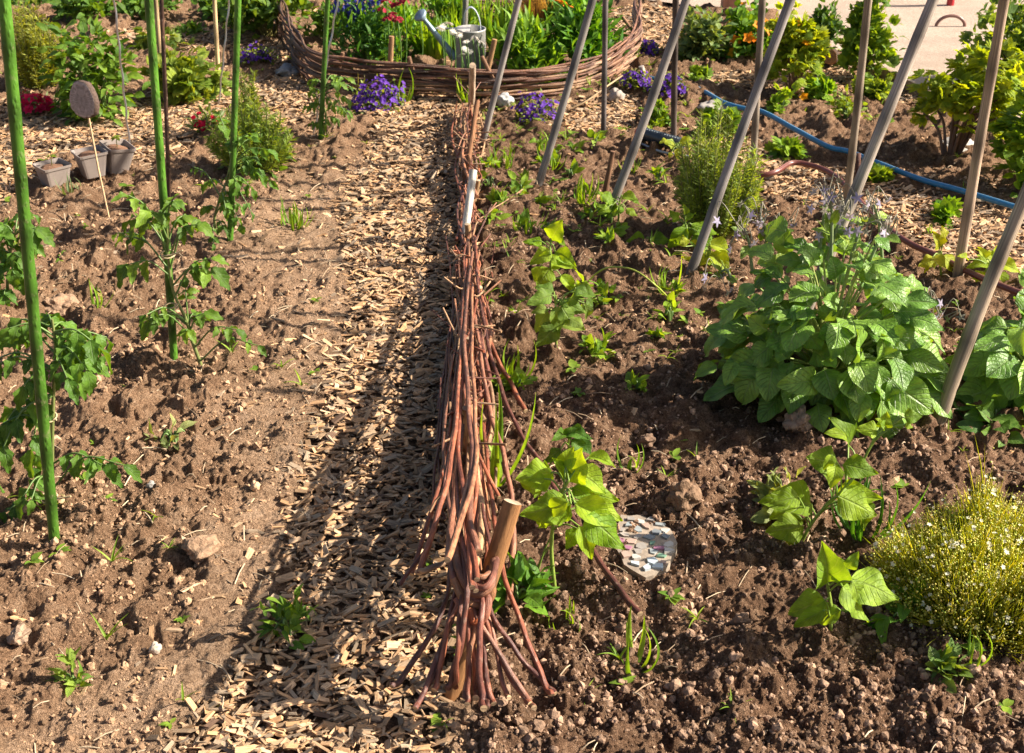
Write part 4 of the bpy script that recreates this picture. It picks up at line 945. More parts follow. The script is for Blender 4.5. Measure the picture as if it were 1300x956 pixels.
# --- borage
def borage(label, px, py, w, h, n, seed, ls=(.075, .15), fl=None, depth=.75):
    p = G(px, py); s = F / proj(p[0], p[1], p[2])[2]; rx = w / s / 2; hz = PY(px, py - h, p[1])[2] - p[2]; ry = rx * depth; r = rs(seed)
    o = thing('borage_plant', label, 'borage', p, None); b = MB(); bs = MB()
    a = r.uniform(0, 2 * PI, n); e = np.arcsin(r.uniform(.02, 1, n)); q = r.uniform(.5, 1.04, n) * (1 + .12 * np.sin(a * 3 + seed) )
    pos = np.stack([np.cos(a) * np.cos(e) * rx * q * .8, np.sin(a) * np.cos(e) * ry * q * .8, .03 + np.sin(e) * hz * q * .85], -1)
    outw = nrm(pos * [1, 1, .25]); d = outw * .9 + [0, 0, -.15] + r.randn(n, 3) * .3; d[:, 2] -= .35 * (1 - np.sin(e))
    nn = outw * .6 + [0, -.35, .8] + r.randn(n, 3) * .36
    sz = r.uniform(*ls, n) * np.interp(np.sin(e), [0, .5, 1], [1.1, 1.0, .62])
    col = jit(r, n, (.085, .21, .035), (.22, .38, .075), .15)
    put(b, r, T_BOR, d, nn, pos + p, sz, col); b.build('foliage', M['borage'], o)
    for i in range(0, n, 3):
        m = pos[i] * [.35, .35, .55] + [0, 0, .01]; bs.tube(spline([p + pos[i] * [.08, .08, 0] - [0, 0, .01], p + m, p + pos[i]], 4), np.linspace(.0055, .0025, 9), 5, jit(r, 1, (.16, .24, .07), (.28, .33, .12))[0])
    if fl:
        fb = MB(); cb = MB()
        for (x0, y0, x1, y1, dy, k) in fl:
            A = PY(x0, y0, p[1] + dy); E = PY(x1, y1, p[1] + dy); bs.tube(spline([A, (A + E) / 2 + [0, 0, .02], E], 5), np.linspace(.005, .003, 11), 6, (.2, .26, .12))
            for j in range(int(k * .62)):
                c = E + np.array([r.normal(0, .03), r.normal(0, .02), r.normal(.0, .02)]); t = c + [r.uniform(-.03, .03), r.uniform(-.03, .01), -r.uniform(.0, .035)]
                bs.tube(spline([E - [0, 0, .02], c + [0, 0, .02], t], 4), .0012, 4, (.24, .22, .16))
                nv = np.array([[r.normal(0, .5), -.5, -.5 + r.rand()]]); R = frames(np.cross(nv, r.randn(1, 3)), nv)
                if j % 2 == 0:
                    fb = MB(); fb.inst(T_STAR[0], R, t[None], np.array([.014]), jit(r, 1, (.22, .22, .16), (.3, .26, .2))); fb.inst(T_STAR[0], R, t[None] + nv * .004, np.array([.017]), jit(r, 1, (.36, .33, .55), (.6, .54, .68))); fb.build('flower', M['petal'], o)
                else: bs.inst(T_STAR[0], R, t[None], np.array([.014]), jit(r, 1, (.22, .22, .16), (.3, .26, .2)))
            m = 4; dd = r.randn(m, 3) + [0, 0, .3]; ps = A + (E - A) * r.uniform(.2, .9, (m, 1)); put(b2 := MB(), r, T_OV, dd, np.array([0, -.3, 1.]) + r.randn(m, 3) * .3, ps, r.uniform(.03, .055, m), jit(r, m, (.14, .25, .04), (.25, .36, .06))); b2.build('top_leaf', M['borage'], o)
    bs.build('stem', M['stem'], o)
borage('large leafy borage clump with wrinkled grey green leaves and lilac star flowers', 1045, 505, 330, 222, 340, 5, ls=(.06, .12), fl=[
    (1055, 330, 1055, 255, 0, 14), (1050, 330, 1075, 262, .05, 12), (1080, 330, 1100, 275, .05, 12), (955, 345, 945, 290, .05, 14), (930, 360, 915, 345, 0, 10), (975, 330, 965, 272, .1, 14), (1040, 320, 1050, 245, .05, 12),
    (1100, 340, 1130, 290, .08, 10), (1170, 440, 1195, 395, .0, 8), (1150, 420, 1175, 375, 0, 8), (1000, 330, 990, 290, .1, 12), (1120, 330, 1110, 260, .12, 12)])
borage('second borage clump cut by the right edge of the view', 1300, 505, 150, 130, 70, 8, ls=(.08, .14))

# --- herbs and rosemary
spiky('rosemary_bush', 'feathery grey green rosemary bush between two leaning bean poles', 'rosemary', 905, 300, 116, 165, 150, 90, (.12, .20, .045), (.26, .36, .10), .030, 1)
spiky('herb_bush', 'tall fine leaved yellow green herb bush at the upper left edge', 'herb', 52, 112, 72, 112, 130, 80, (.16, .22, .03), (.32, .36, .07), .034, 2)
spiky('herb_bush', 'feathery herb bush beside the third green stake', 'herb', 322, 222, 108, 96, 120, 70, (.12, .2, .04), (.24, .34, .07), .032, 3)
spiky('herb_sprig', 'tall thin feathery herb sprig behind the herb bush', 'herb', 318, 175, 34, 105, 18, 90, (.12, .19, .04), (.22, .3, .07), .03, 4)
bush('garden_plant', 'leafy tomato like plant growing inside the herb bush beside the path', 'garden plant', 335, 222, 60, 62, 130, T_TOM, (.05, .08), GR1, GR2, 'leaf', 12, seed=32)

# --- upper left plants
bush('pepper_plant', 'bushy pepper plant behind the wood slice marker', 'pepper plant', 128, 148, 105, 118, 330, T_LANW + T_OV, (.06, .11), (.05, .13, .02), (.14, .25, .03), 'leaf', 22, .22, seed=41, upb=-.2)
bush('garden_plant', 'low leafy plant at the top edge above the pepper plant', 'garden plant', 105, 26, 62, 40, 170, T_OV, (.06, .10), GR1, GR2, 'leaf', 12, seed=42)
bush('garden_plant', 'low leafy plant at the top edge behind the second green stake', 'garden plant', 195, 20, 70, 30, 150, T_OV, (.06, .10), GR1, GR2, 'leaf', 12, seed=43)
bush('pumpkin_plant', 'sprawling plant between the second green stake and the lone bamboo cane', 'pumpkin plant', 232, 125, 85, 60, 170, T_PALM, (.05, .09), (.09, .17, .03), (.22, .3, .05), 'leaf', 16, seed=44)
bush('pumpkin_plant', 'small sprawling plant left of the lone bamboo cane near the top', 'pumpkin plant', 205, 58, 60, 22, 60, T_PALM, (.05, .08), (.09, .17, .04), (.2, .28, .06), 'leaf', 9, seed=45)
bush('garden_plant', 'small green plant on the bare soil beside the lone bamboo cane', 'garden plant', 240, 42, 26, 16, 40, T_LANW, (.05, .08), GR1, GR2, 'leaf', 6, seed=46)
bush('shrub', 'dense dark leafy shrub with bare lower stems left of the round border', 'shrub', 342, 46, 100, 66, 420, T_OV, (.06, .10), (.05, .12, .02), (.13, .22, .03), 'leaf', 26, .2, seed=47, low=.35, stems=30, scol=(.22, .2, .06))
bush('shrub', 'leafy green plant at the top edge between the bamboo cane and the dark shrub', 'shrub', 290, 22, 70, 40, 200, T_OV, (.05, .09), GR1, GR2, 'leaf', 14, seed=48)
bush('garden_plant', 'leafy plant cut by the top edge at the far left', 'garden plant', 20, 8, 60, 20, 120, T_LANW, (.05, .09), DG1, GR2, 'leaf', 10, seed=49)
# red carnations
RED1, RED2 = (.62, .012, .05), (.78, .03, .14)
bush('carnation_plant', 'clump of crimson carnations at the left edge beside the fine leaved herb', 'carnations', 46, 142, 52, 28, 170, T_LAN, (.03, .05), (.09, .13, .06), (.16, .22, .10), 'soft', 10, seed=51, flowers=(18, T_FULL, (.022, .030), RED1, RED2, 'petal'))
bush('carnation_plant', 'small clump of crimson carnations left of the herb bush', 'carnations', 262, 172, 36, 34, 120, T_LAN, (.03, .05), (.09, .14, .06), (.18, .25, .10), 'soft', 8, seed=52, flowers=(9, T_FULL, (.018, .024), RED1, RED2, 'petal'))
# purple bellflowers
PU1, PU2 = (.085, .025, .34), (.20, .07, .54)
for i, (x, y, w, h, n, lb) in enumerate([(326, 84, 44, 32, 110, 'purple bellflower clump in the chips left of the round border'), (478, 136, 66, 42, 230, 'purple bellflower clump in front of the dark side of the round border'),
        (678, 150, 58, 36, 150, 'purple bellflower clump right of the mottled stone'), (846, 128, 52, 36, 140, 'purple bellflower clump nearer the hose end, right of the leaning pole'), (806, 118, 44, 30, 110, 'purple bellflower clump left of the leaning pole at the border end'), (821, 76, 38, 28, 110, 'purple bellflower clump behind the end of the round border')]):
    bush('bellflower_clump', lb, 'bellflower', x, y, w * .92, h * .9, 330, T_SM, (.014, .024), (.08, .13, .03), (.2, .26, .06), 'soft', 18, .26, seed=60 + i, group='purple bellflower clumps round the wattle border', flowers=(int(n * .95), T_FL5, (.009, .015), PU1, PU2, 'petal'), low=.05)

# --- inside the round bed
bush('larkspur', 'feathery green larkspur with blue flower spikes inside the round border', 'larkspur', 462, 86, 75, 84, 700, T_LAN, (.04, .07), (.03, .12, .03), (.09, .22, .05), 'soft', 24, .2, seed=71, upb=.6)
def spikes(label, pts, ca, cb, sz, n, seed, name, cat):
    r = rs(seed)
    p = G(pts[0][0], 88); o = thing(name, label, cat, p); b = MB(); bs = MB()
    for (x, y0, y1) in pts:
        A = PY(x, y0, p[1]); B = PY(x + 3, y1, p[1]); bs.tube([A, (A + B) / 2, B], .003, 5, (.1, .2, .05))
        t = r.rand(n, 1); P = B + (A - B) * t * .9 + r.randn(n, 3) * .008; nv = r.randn(n, 3) * [1, 1, .3] + [0, -.4, 0]
        b = MB(); put(b, r, T_FL5, np.cross(nv, r.randn(n, 3)), nv, P, r.uniform(.7, 1.2, n) * sz, jit(r, n, ca, cb)); b.build('flower_spike', M['petal'], o)
    bs.build('stem', M['stem'], o)
spikes('blue flower spikes standing above the larkspur leaves', [(442, 40, 8), (438, 20, -12), (456, 22, -2), (470, 12, -10), (447, 26, 2), (425, 20, -8), (481, 8, -14)], (.05, .07, .45), (.12, .12, .6), .013, 26, 5, 'larkspur', 'larkspur')
bush('sweet_william', 'dark red sweet william flowers on lush green stems inside the round bed', 'sweet william', 508, 78, 84, 76, 560, T_LAN, (.05, .09), (.05, .17, .02), (.18, .33, .03), 'soft', 22, .22, seed=72, upb=.8)
def heads(label, pts, ca, cb, seed, name, cat, n=16, rr=.022, fs=(.010, .014), T=T_FL5, y=92):
    r = rs(seed); p = G(pts[0][0], y); o = thing(name, label, cat, p); b = MB(); bs = MB()
    for (x, yy) in pts:
        c = PY(x, yy, p[1] + r.normal(0, .05)); g = c.copy(); g[2] = 0; bs.tube(spline([g, (g + c) / 2 + [.01, 0, 0], c], 4), .0025, 5, (.1, .2, .04))
        b = MB(); q = nrm(r.randn(n, 3)); q[:, 2] = np.abs(q[:, 2]) * .6; put(b, r, T, np.cross(q + [0, 0, .6], r.randn(n, 3)), q + [0, 0, .6], c + q * rr, r.uniform(*fs, n), jit(r, n, ca, cb, .3)); b.build('flower_head', M['petal'], o)
    bs.build('stem', M['stem'], o)
heads('dark red and pink flower heads above the middle of the round bed', [(490, 4), (502, 8), (498, 20), (505, 26), (492, 25), (485, 14), (512, 3)], (.22, .008, .02), (.5, .03, .08), 6, 'sweet_william', 'sweet william')
heads('single crimson flower head beside the rose of the watering can', [(533, 24)], (.6, .01, .06), (.75, .03, .12), 7, 'carnation', 'flower', rr=.012)
heads('white daisies in front of the watering can', [(583, 44), (592, 53), (600, 48), (575, 40), (590, 62), (606, 50), (596, 66), (612, 54), (562, 34), (570, 30), (586, 70), (560, 36)], (.75, .74, .7), (.85, .85, .8), 8, 'daisy_clump', 'daisies', 2, .004, (.02, .026), T_DAISY, 112)
heads('pink faded flower heads among the green plants right of the watering can', [(704, 56), (695, 48), (686, 47), (710, 62)], (.45, .14, .18), (.6, .25, .25), 9, 'pink_perennial', 'flower', y=95)
heads('orange flower heads at the top edge behind the round bed', [(714, 6), (722, 12), (708, 2)], (.8, .2, .02), (.85, .3, .02), 10, 'marigold', 'flower', y=60)
def blades(name, label, cat, px, py, w, h, n, ca, cb, seed, Wd=.1, temps=T_BLADE, sc=1.0, group=None, m='soft', depth=.7, spread=.5):
    p = G(px, py); s = F / proj(p[0], p[1], p[2])[2]; rx = w / s / 2; hz = PY(px, py - h, p[1])[2] - p[2]; r = rs(seed)
    a = r.uniform(0, 2 * PI, n); q = r.rand(n) ** .6; pos = np.stack([np.cos(a) * rx * q * .6, np.sin(a) * rx * q * .6 * depth, np.full(n, -.004)], -1)
    d = np.stack([np.cos(a) * spread * (.3 + q), np.sin(a) * spread * (.3 + q), r.uniform(.7, 1.2, n)], -1)
    nn = np.stack([np.cos(a), np.sin(a), np.full(n, .3)], -1) * -1 + r.randn(n, 3) * .3; nn[:, 2] = np.abs(nn[:, 2]) + .3
    b = MB(); put(b, r, temps, d, np.stack([-np.cos(a), -np.sin(a), .6 + 0 * a], -1) * -1 + [0, 0, .5], pos + p, np.stack([np.full(n, hz * 1.3 * Wd / .1)] + [r.uniform(.6, 1.15, n) * hz * 1.25 * sc] * 2, -1), jit(r, n, ca, cb))
    return tag(b.build(name, M[m], loc=p), label, cat, group)
blades('iris_leaves', 'upright grassy leaves growing between the sweet william and the watering can', 'iris', 556, 76, 66, 50, 110, (.08, .2, .02), (.22, .36, .03), 11, .12)
blades('iris_leaves', 'grassy leaves rising right of the watering can', 'iris', 642, 72, 50, 60, 130, (.08, .18, .02), (.2, .34, .03), 12, .12)
blades('iris_leaves', 'grassy leaves behind the watering can at the top edge', 'iris', 585, 34, 80, 36, 130, (.08, .18, .02), (.2, .34, .04), 13, .12)
bush('perennial', 'light green willowy perennial right of the watering can inside the round bed', 'perennial', 665, 100, 84, 66, 600, T_LAN, (.05, .09), (.08, .2, .03), (.2, .36, .05), 'soft', 22, .22, seed=74, upb=.9)
bush('perennial', 'tall dense green perennial at the right end of the round bed', 'perennial', 740, 92, 92, 84, 700, T_LAN, (.06, .11), (.04, .15, .02), (.13, .28, .03), 'soft', 22, .22, seed=75, upb=.7)
bush('perennial', 'green willowy perennial at the top edge in the middle of the round bed', 'perennial', 560, 34, 90, 44, 380, T_LAN, (.05, .09), (.05, .16, .02), (.15, .3, .03), 'soft', 18, .22, seed=76, upb=.7)
bush('perennial', 'green plant at the top edge behind the faded grass', 'perennial', 720, 30, 66, 40, 260, T_LANW, (.05, .08), (.04, .14, .02), (.12, .26, .03), 'soft', 14, .22, seed=77, upb=.6)
blades('ornamental_grass', 'fluffy buff pink ornamental grass at the top edge of the round bed', 'ornamental grass', 676, 34, 40, 36, 420, (.32, .19, .10), (.5, .33, .18), 14, .025)
bush('garden_plant', 'green plants filling the left inside of the round border', 'garden plant', 425, 60, 60, 50, 260, T_OV, (.04, .07), GR1, GR2, 'leaf', 14, seed=78)
bush('groundcover_plant', 'low bright green plants filling the front of the round bed', 'garden plant', 560, 114, 130, 22, 380, T_LAN, (.04, .07), (.07, .18, .02), (.2, .34, .03), 'soft', 26, .12, seed=79, upb=.5, depth=.3)
bush('groundcover_plant', 'low dark green plants along the front right rim of the round bed', 'garden plant', 690, 112, 120, 22, 380, T_LAN, (.04, .07), (.05, .15, .02), (.15, .28, .03), 'soft', 24, .12, seed=80, upb=.5, depth=.3)

# --- upper right plants
bush('leafy_plant', 'dusty grey green leafy plant right of the round bed', 'leafy plant', 890, 78, 62, 72, 330, T_OV, (.05, .09), (.06, .13, .05), (.2, .28, .13), 'leaf', 20, .22, seed=81)
bush('nasturtium_plant', 'nasturtium with orange and yellow flowers beside the dusty green plant', 'nasturtium', 950, 74, 78, 64, 330, T_ROUND, (.045, .07), (.05, .15, .02), (.15, .3, .03), 'leaf', 20, .2, seed=82, flowers=(26, T_FL5, (.026, .036), (.85, .16, .01), (.9, .5, .02), 'petal'))
bush('currant_bush', 'bright yellow green currant bush behind the crossing bean poles', 'currant bush', 1006, 118, 88, 96, 330, T_PALM, (.04, .065), YG1, YG2, 'bean', 26, .17, seed=83, low=.35, stems=16, scol=(.18, .1, .06), srad=.006, upb=-.1, flowers=(7, T_FL5, (.022, .03), (.85, .3, .01), (.9, .5, .02), 'petal'))
bush('dark_shrub', 'small dark green shrub between the currant bush and the gravel path', 'shrub', 1050, 66, 46, 66, 230, T_OV, (.04, .07), (.03, .09, .02), (.09, .18, .03), 'leaf', 16, .2, seed=84)
bush('tall_shrub', 'tall leafy green shrub at the top edge beside the gravel path', 'shrub', 1096, 98, 74, 125, 340, T_OV + T_PALM, (.04, .075), (.07, .16, .02), (.2, .32, .03), 'leaf', 34, .15, seed=85, low=.2, stems=22, scol=(.16, .12, .06), srad=.005)
bush('currant_bush', 'tall yellow green currant bush with bare stems right of the gravel edging', 'currant bush', 1205, 200, 135, 152, 430, T_PALM, (.038, .058), YG1, YG2, 'bean', 34, .12, seed=86, low=.32, stems=18, scol=(.16, .09, .06), srad=.008, upb=-.1, lean=(.5, 0))
bush('currant_bush', 'dark green currant bush leaning in at the right edge above the blue hose', 'currant bush', 1308, 240, 110, 165, 430, T_PALM + T_OV, (.045, .07), (.09, .2, .02), (.2, .34, .03), 'bean', 30, .16, seed=87, low=.15, stems=18, scol=(.16, .09, .06), srad=.007, upb=-.1)
bush('leafy_shrub', 'grey green leafy shrub at the top right corner over the path', 'shrub', 1292, 112, 130, 118, 480, T_LANW + T_PALM, (.045, .08), (.09, .18, .05), (.24, .36, .09), 'leaf', 34, .15, seed=88, low=.3, stems=18, scol=(.16, .12, .08), srad=.007, lean=(-.3, 0))
bush('strawberry_plant', 'small strawberry plant above the black sprinkler', 'strawberry plant', 832, 158, 32, 28, 45, T_PALM, (.035, .05), (.09, .2, .02), (.22, .36, .04), 'leaf', 8, seed=91)
bush('strawberry_plant', 'strawberry plant behind the rosemary with the white flat stone', 'strawberry plant', 912, 172, 56, 32, 70, T_PALM, (.035, .055), (.08, .18, .02), (.2, .33, .04), 'leaf', 10, seed=92)
bush('strawberry_plant', 'small strawberry plant near the end of the blue hose', 'strawberry plant', 882, 106, 26, 18, 34, T_PALM, (.035, .05), (.11, .22, .02), (.24, .38, .04), 'leaf', 6, seed=93)
bush('strawberry_plant', 'strawberry plant between the blue hose and the red hose', 'strawberry plant', 996, 200, 40, 24, 60, T_PALM, (.035, .05), (.08, .2, .02), (.2, .34, .04), 'leaf', 8, seed=94)
bush('strawberry_plant', 'strawberry plant on the chips below the yellow green currant bush', 'strawberry plant', 1042, 124, 36, 24, 55, T_PALM, (.04, .06), (.08, .2, .02), (.2, .34, .04), 'leaf', 8, seed=95)
bush('strawberry_plant', 'young strawberry plant on the dark soil above the blue hose', 'strawberry plant', 992, 144, 28, 24, 34, T_PALM, (.035, .05), (.12, .24, .02), (.24, .38, .04), 'leaf', 6, seed=96)
bush('strawberry_plant', 'low plant beside the wood slice behind the fourth back pole', 'strawberry plant', 1112, 230, 30, 12, 26, T_PALM, (.04, .06), (.1, .2, .02), (.22, .34, .04), 'leaf', 6, seed=97)
bush('strawberry_plant', 'green strawberry plant on the chips left of the last back pole', 'strawberry plant', 1202, 278, 32, 16, 22, T_PALM, (.045, .065), (.08, .2, .02), (.16, .3, .03), 'leaf', 6, seed=98)
bush('garden_plant', 'small leafy plant at the foot of the tall shrub', 'garden plant', 1075, 152, 36, 38, 90, T_OV, (.03, .05), (.11, .2, .03), (.24, .34, .04), 'leaf', 9, seed=99)
bush('garden_plant', 'low leafy plant in front of the gravel edging board', 'garden plant', 1110, 126, 46, 26, 80, T_PALM, (.04, .06), (.1, .2, .03), (.24, .34, .05), 'leaf', 9, seed=100)
bush('young_plant', 'small pale leafed seedling on the soil at the bottom right edge', 'seedling', 1255, 345, 26, 22, 22, T_OV, (.04, .06), YG1, YG2, 'leaf', 5, seed=101)
bush('weed', 'grey green weed with scalloped leaves left of the broad bean plant', 'weed', 985, 650, 52, 34, 70, T_OV, (.035, .055), (.12, .18, .08), (.24, .3, .14), 'leaf', 9, seed=102)
bush('weed', 'bright green weed growing in the shaded wood chips', 'weed', 366, 800, 56, 34, 80, T_SM + T_LAN, (.025, .045), (.06, .15, .02), (.18, .32, .04), 'leaf', 10, seed=103)
bush('weed', 'leafy weed tucked behind the leaning end stake of the fence', 'weed', 652, 762, 60, 36, 46, T_OV, (.05, .07), (.05, .15, .02), (.12, .26, .03), 'leaf', 8, seed=104)
bush('weed', 'small weed in the chips at the bottom of the straight fence', 'weed', 596, 838, 24, 24, 40, T_SM, (.02, .03), (.07, .17, .03), (.18, .32, .06), 'leaf', 6, seed=105)
bush('weed', 'low weed at the bottom edge on the left bed', 'weed', 92, 862, 36, 24, 40, T_SM + T_LAN, (.025, .04), (.08, .18, .03), (.2, .3, .06), 'leaf', 6, seed=106)
bush('weed', 'clover like weed on the soil below the second tomato plant', 'weed', 222, 560, 60, 14, 18, T_LANW, (.035, .05), (.12, .18, .08), (.24, .28, .13), 'leaf', 7, seed=107)
bush('weed', 'yellow tinged weed on the soil at the bottom right', 'weed', 1195, 862, 40, 26, 40, T_SM, (.03, .045), (.09, .18, .05), (.18, .28, .08), 'leaf', 6, seed=108)
bush('weed', 'weed with three green shoots below the white flower mound', 'weed', 1150, 798, 60, 34, 36, T_LANW, (.05, .08), (.06, .17, .02), (.14, .28, .03), 'leaf', 7, seed=109)
bush('garden_plant', 'low dark leaves on the soil below the second borage clump', 'garden plant', 1262, 538, 70, 22, 24, T_OV, (.06, .10), (.05, .13, .03), (.12, .23, .05), 'leaf', 7, seed=110)

r9 = rs(909)
for i in range(30):
    x = r9.uniform(615, 860); y = r9.uniform(185, 340) if i < 20 else r9.uniform(340, 520); w = r9.uniform(14, 30)
    bush('seedling', 'small bright green seedling sprouting in the dug soil right of the straight wattle fence', 'seedling', x, y, w, w * .8, int(r9.uniform(8, 22)), [T_LAN + T_SM, T_OV, T_SM][i % 3], (.025, .055), (.10, .22, .02), (.24, .38, .04), 'leaf', 5, seed=920 + i, group='seedlings sprouting right of the straight fence')
# --- grass tufts
GTUFT = [(372, 285, 40, 26, 18, 'bright grass tuft on the pale soil left of the path'), (740, 262, 34, 40, 16, 'broad bladed grass tuft between the second and third leaning poles'), (668, 300, 36, 30, 18, 'pale grass tuft right of the fence twig'),
 (640, 212, 48, 26, 20, 'long grass tuft at the foot of the first leaning pole'), (700, 218, 28, 28, 14, 'grass tuft between the first two leaning poles'), (800, 222, 20, 22, 10, 'grass tuft beside the short brown peg'), (655, 480, 30, 38, 8, 'thin leek like tuft right of the fallen rods'),
 (853, 370, 30, 36, 8, 'thin grassy seedling at the foot of the fourth leaning pole'), (1175, 300, 14, 16, 8, 'small tuft on the chips by the red hose'), (512, 130, 16, 34, 10, 'upright tuft right of the purple flowers before the dark border'), (453, 118, 26, 30, 9, 'dry grass tuft against the dark border'),
 (90, 250, 44, 26, 12, 'blue green leek seedling in front of the square pots'), (122, 405, 20, 40, 7, 'thin tuft between the nearest two tomato plants'), (628, 610, 20, 90, 6, 'long bladed leek leaves behind the fallen rods'), (800, 600, 20, 36, 6, 'thin tuft left of the dark soil hollow'), (718, 800, 44, 30, 8, 'grass sprigs on the soil right of the fence end'),
 (1228, 862, 20, 60, 6, 'tall thin blades at the bottom right'), (596, 130, 26, 32, 12, 'yellow green tuft on top of the fence far end'), (690, 190, 16, 22, 8, 'grass tuft by the purple flowers'), (805, 845, 40, 50, 6, 'thin curved blades at the bottom edge of the bed'), (1095, 690, 90, 80, 16, 'dark broad blades beside the white flower mound')]
for i, (x, y, w, h, n, lb) in enumerate(GTUFT):
    blades('grass_tuft', lb, 'grass tuft', x, y, w, h, n, (.10, .22, .02) if i not in (10, 11, 20) else [(.3, .3, .12), (.12, .2, .12), (.03, .11, .02)][[10, 11, 20].index(i)], (.22, .36, .04) if i not in (10, 11, 20) else [(.4, .38, .2), (.22, .3, .2), (.07, .2, .03)][[10, 11, 20].index(i)], 200 + i, .09 if h < 60 else .06, spread=.9)
# ground cover of countless tiny weeds: one stuff object
def tiny_weeds():
    r = rs(404); b = MB(); n = 5200; x = r.uniform(-2.6, 3.0, n); y = r.uniform(1.8, 7, n)
    px, py, d = proj(x, y); gx = gravmask(x, y); ch = chipmask(x, y, 2)
    patch = fbm(x, y, 2.2, 2, 55) > .0
    pr = np.where((px > 615) & (px < 900) & (py < 330), 1.0, np.where((px > 610) & (py < 480), .35, .12)) * np.where(patch, 1, .2) * (1 - .8 * ch)
    k = (r.rand(n) < pr) & ~gx & (py < 960); x, y = x[k], y[k]
    for i in range(len(x)):
        m = r.randint(3, 8); a = r.uniform(0, 2 * PI, m); p = np.array([x[i], y[i], gz(x[i], y[i]) + .006]) + np.zeros((m, 3))
        if r.rand() < .5:
            sz = r.uniform(.02, .07); d = np.stack([np.cos(a) * .6, np.sin(a) * .6, r.uniform(.5, 1.2, m)], -1); put(b, r, T_BLADE[:2], d, np.array([0, 0, 1.]) + 0 * d - d * .1, p, np.stack([np.full(m, sz * .9)] + [r.uniform(.6, 1.1, m) * sz] * 2, -1), jit(r, m, (.12, .24, .02), (.25, .38, .04)))
        else:
            sz = r.uniform(.012, .038); d = np.stack([np.cos(a), np.sin(a), r.uniform(.1, .8, m)], -1); put(b, r, T_SM, d, np.array([0, 0, 1.]) + 0 * d, p, r.uniform(.6, 1.1, m) * sz, jit(r, m, (.10, .21, .03), (.22, .34, .05)))
    tag(b.build('tiny_weeds', M['soft']), 'tiny scattered weed seedlings sprouting from the soil', 'weeds', kind='stuff')
tiny_weeds()

# --- white flower mound bottom right
def mound():
    p = G(1248, 770); s = F / proj(p[0], p[1], p[2])[2]; r = rs(31); o = thing('flower_mound', 'airy golden green mound of thread stems with tiny white flowers at bottom right', 'flower mound', p)
    rx, ry, hz = 142 / s, 120 / s, .19; b = MB(); fb = MB(); bb = MB(); n = 6800
    a = r.uniform(0, 2 * PI, n); q = r.rand(n) ** .55; e = np.stack([np.cos(a) * rx * q, np.sin(a) * ry * q, hz * np.sqrt(np.maximum(1 - q * q * .8, 0)) * (.45 + .75 * r.rand(n) ** .8)], -1)
    e = e * (1 + .12 * noise(a * 2, q * 2, 5))[:, None]; gg = fbm(e[:, 0], e[:, 1], 14, 3, 8); e[:, 2] *= 1 + .55 * gg; keep = (gg + .35 * r.randn(n) > -.28); e = e[keep]; a = a[keep]; q = q[keep]; n = len(e); wild = r.rand(n) < .05; e[wild] *= [1.05, 1.05, 1.2]
    for j in range(2):
        st = e * [.55, .55, 0] if j == 0 else e * [.8, .8, .45]; en = e if j == 0 else e * [1.02, 1.02, 1.0] + r.randn(n, 3) * .012
        d = en - st; L = np.linalg.norm(d, axis=1); t = leaf_t('blade', .1, 3, 1, .5, .25, 0)
        b.inst(t, frames(d, r.randn(n, 3)), st + p, np.stack([np.full(n, .009), L, L], -1), jit(r, n, (.24, .33, .04), (.50, .53, .11), .3))
    k = r.rand(n) < .3; m = k.sum(); nv = nrm(e[k]) + [0, -.5, .8] + r.randn(m, 3) * .4
    s5 = ico(.1, 0); nb = (~k).sum(); bb.inst(s5, rotrand(r, nb), e[~k] + p, r.uniform(.0013, .0024, nb), jit(r, nb, (.34, .32, .04), (.55, .42, .08)))
    e2 = e[k][: int(m * .36)]; nv = nv[: len(e2)]; put(fb, r, T_FL5, np.cross(nv, r.randn(len(e2), 3)), nv, e2 + p + [0, 0, .004], r.uniform(.003, .0062, len(e2)), jit(r, len(e2), (.8, .78, .6), (.88, .86, .72), .05))
    e3 = e[k][int(m * .36):]; bb.inst(s5, rotrand(r, len(e3)), e3 + p, r.uniform(.0014, .0026, len(e3)), jit(r, len(e3), (.3, .33, .04), (.5, .44, .08)))
    e4 = np.repeat(e, 2, 0); e4 = e4 * r.uniform(.72, 1.0, (len(e4), 1)) + r.randn(len(e4), 3) * .007; e4[:, 2] = np.maximum(e4[:, 2], .01); bb.inst(s5, rotrand(r, len(e4)), e4 + p, r.uniform(.0012, .0024, len(e4)), jit(r, len(e4), (.26, .38, .05), (.62, .58, .16), .3))
    b.build('stem', M['soft'], o); bb.build('bud', M['stem'], o); fb.build('flower', M['petal'], o)
mound()

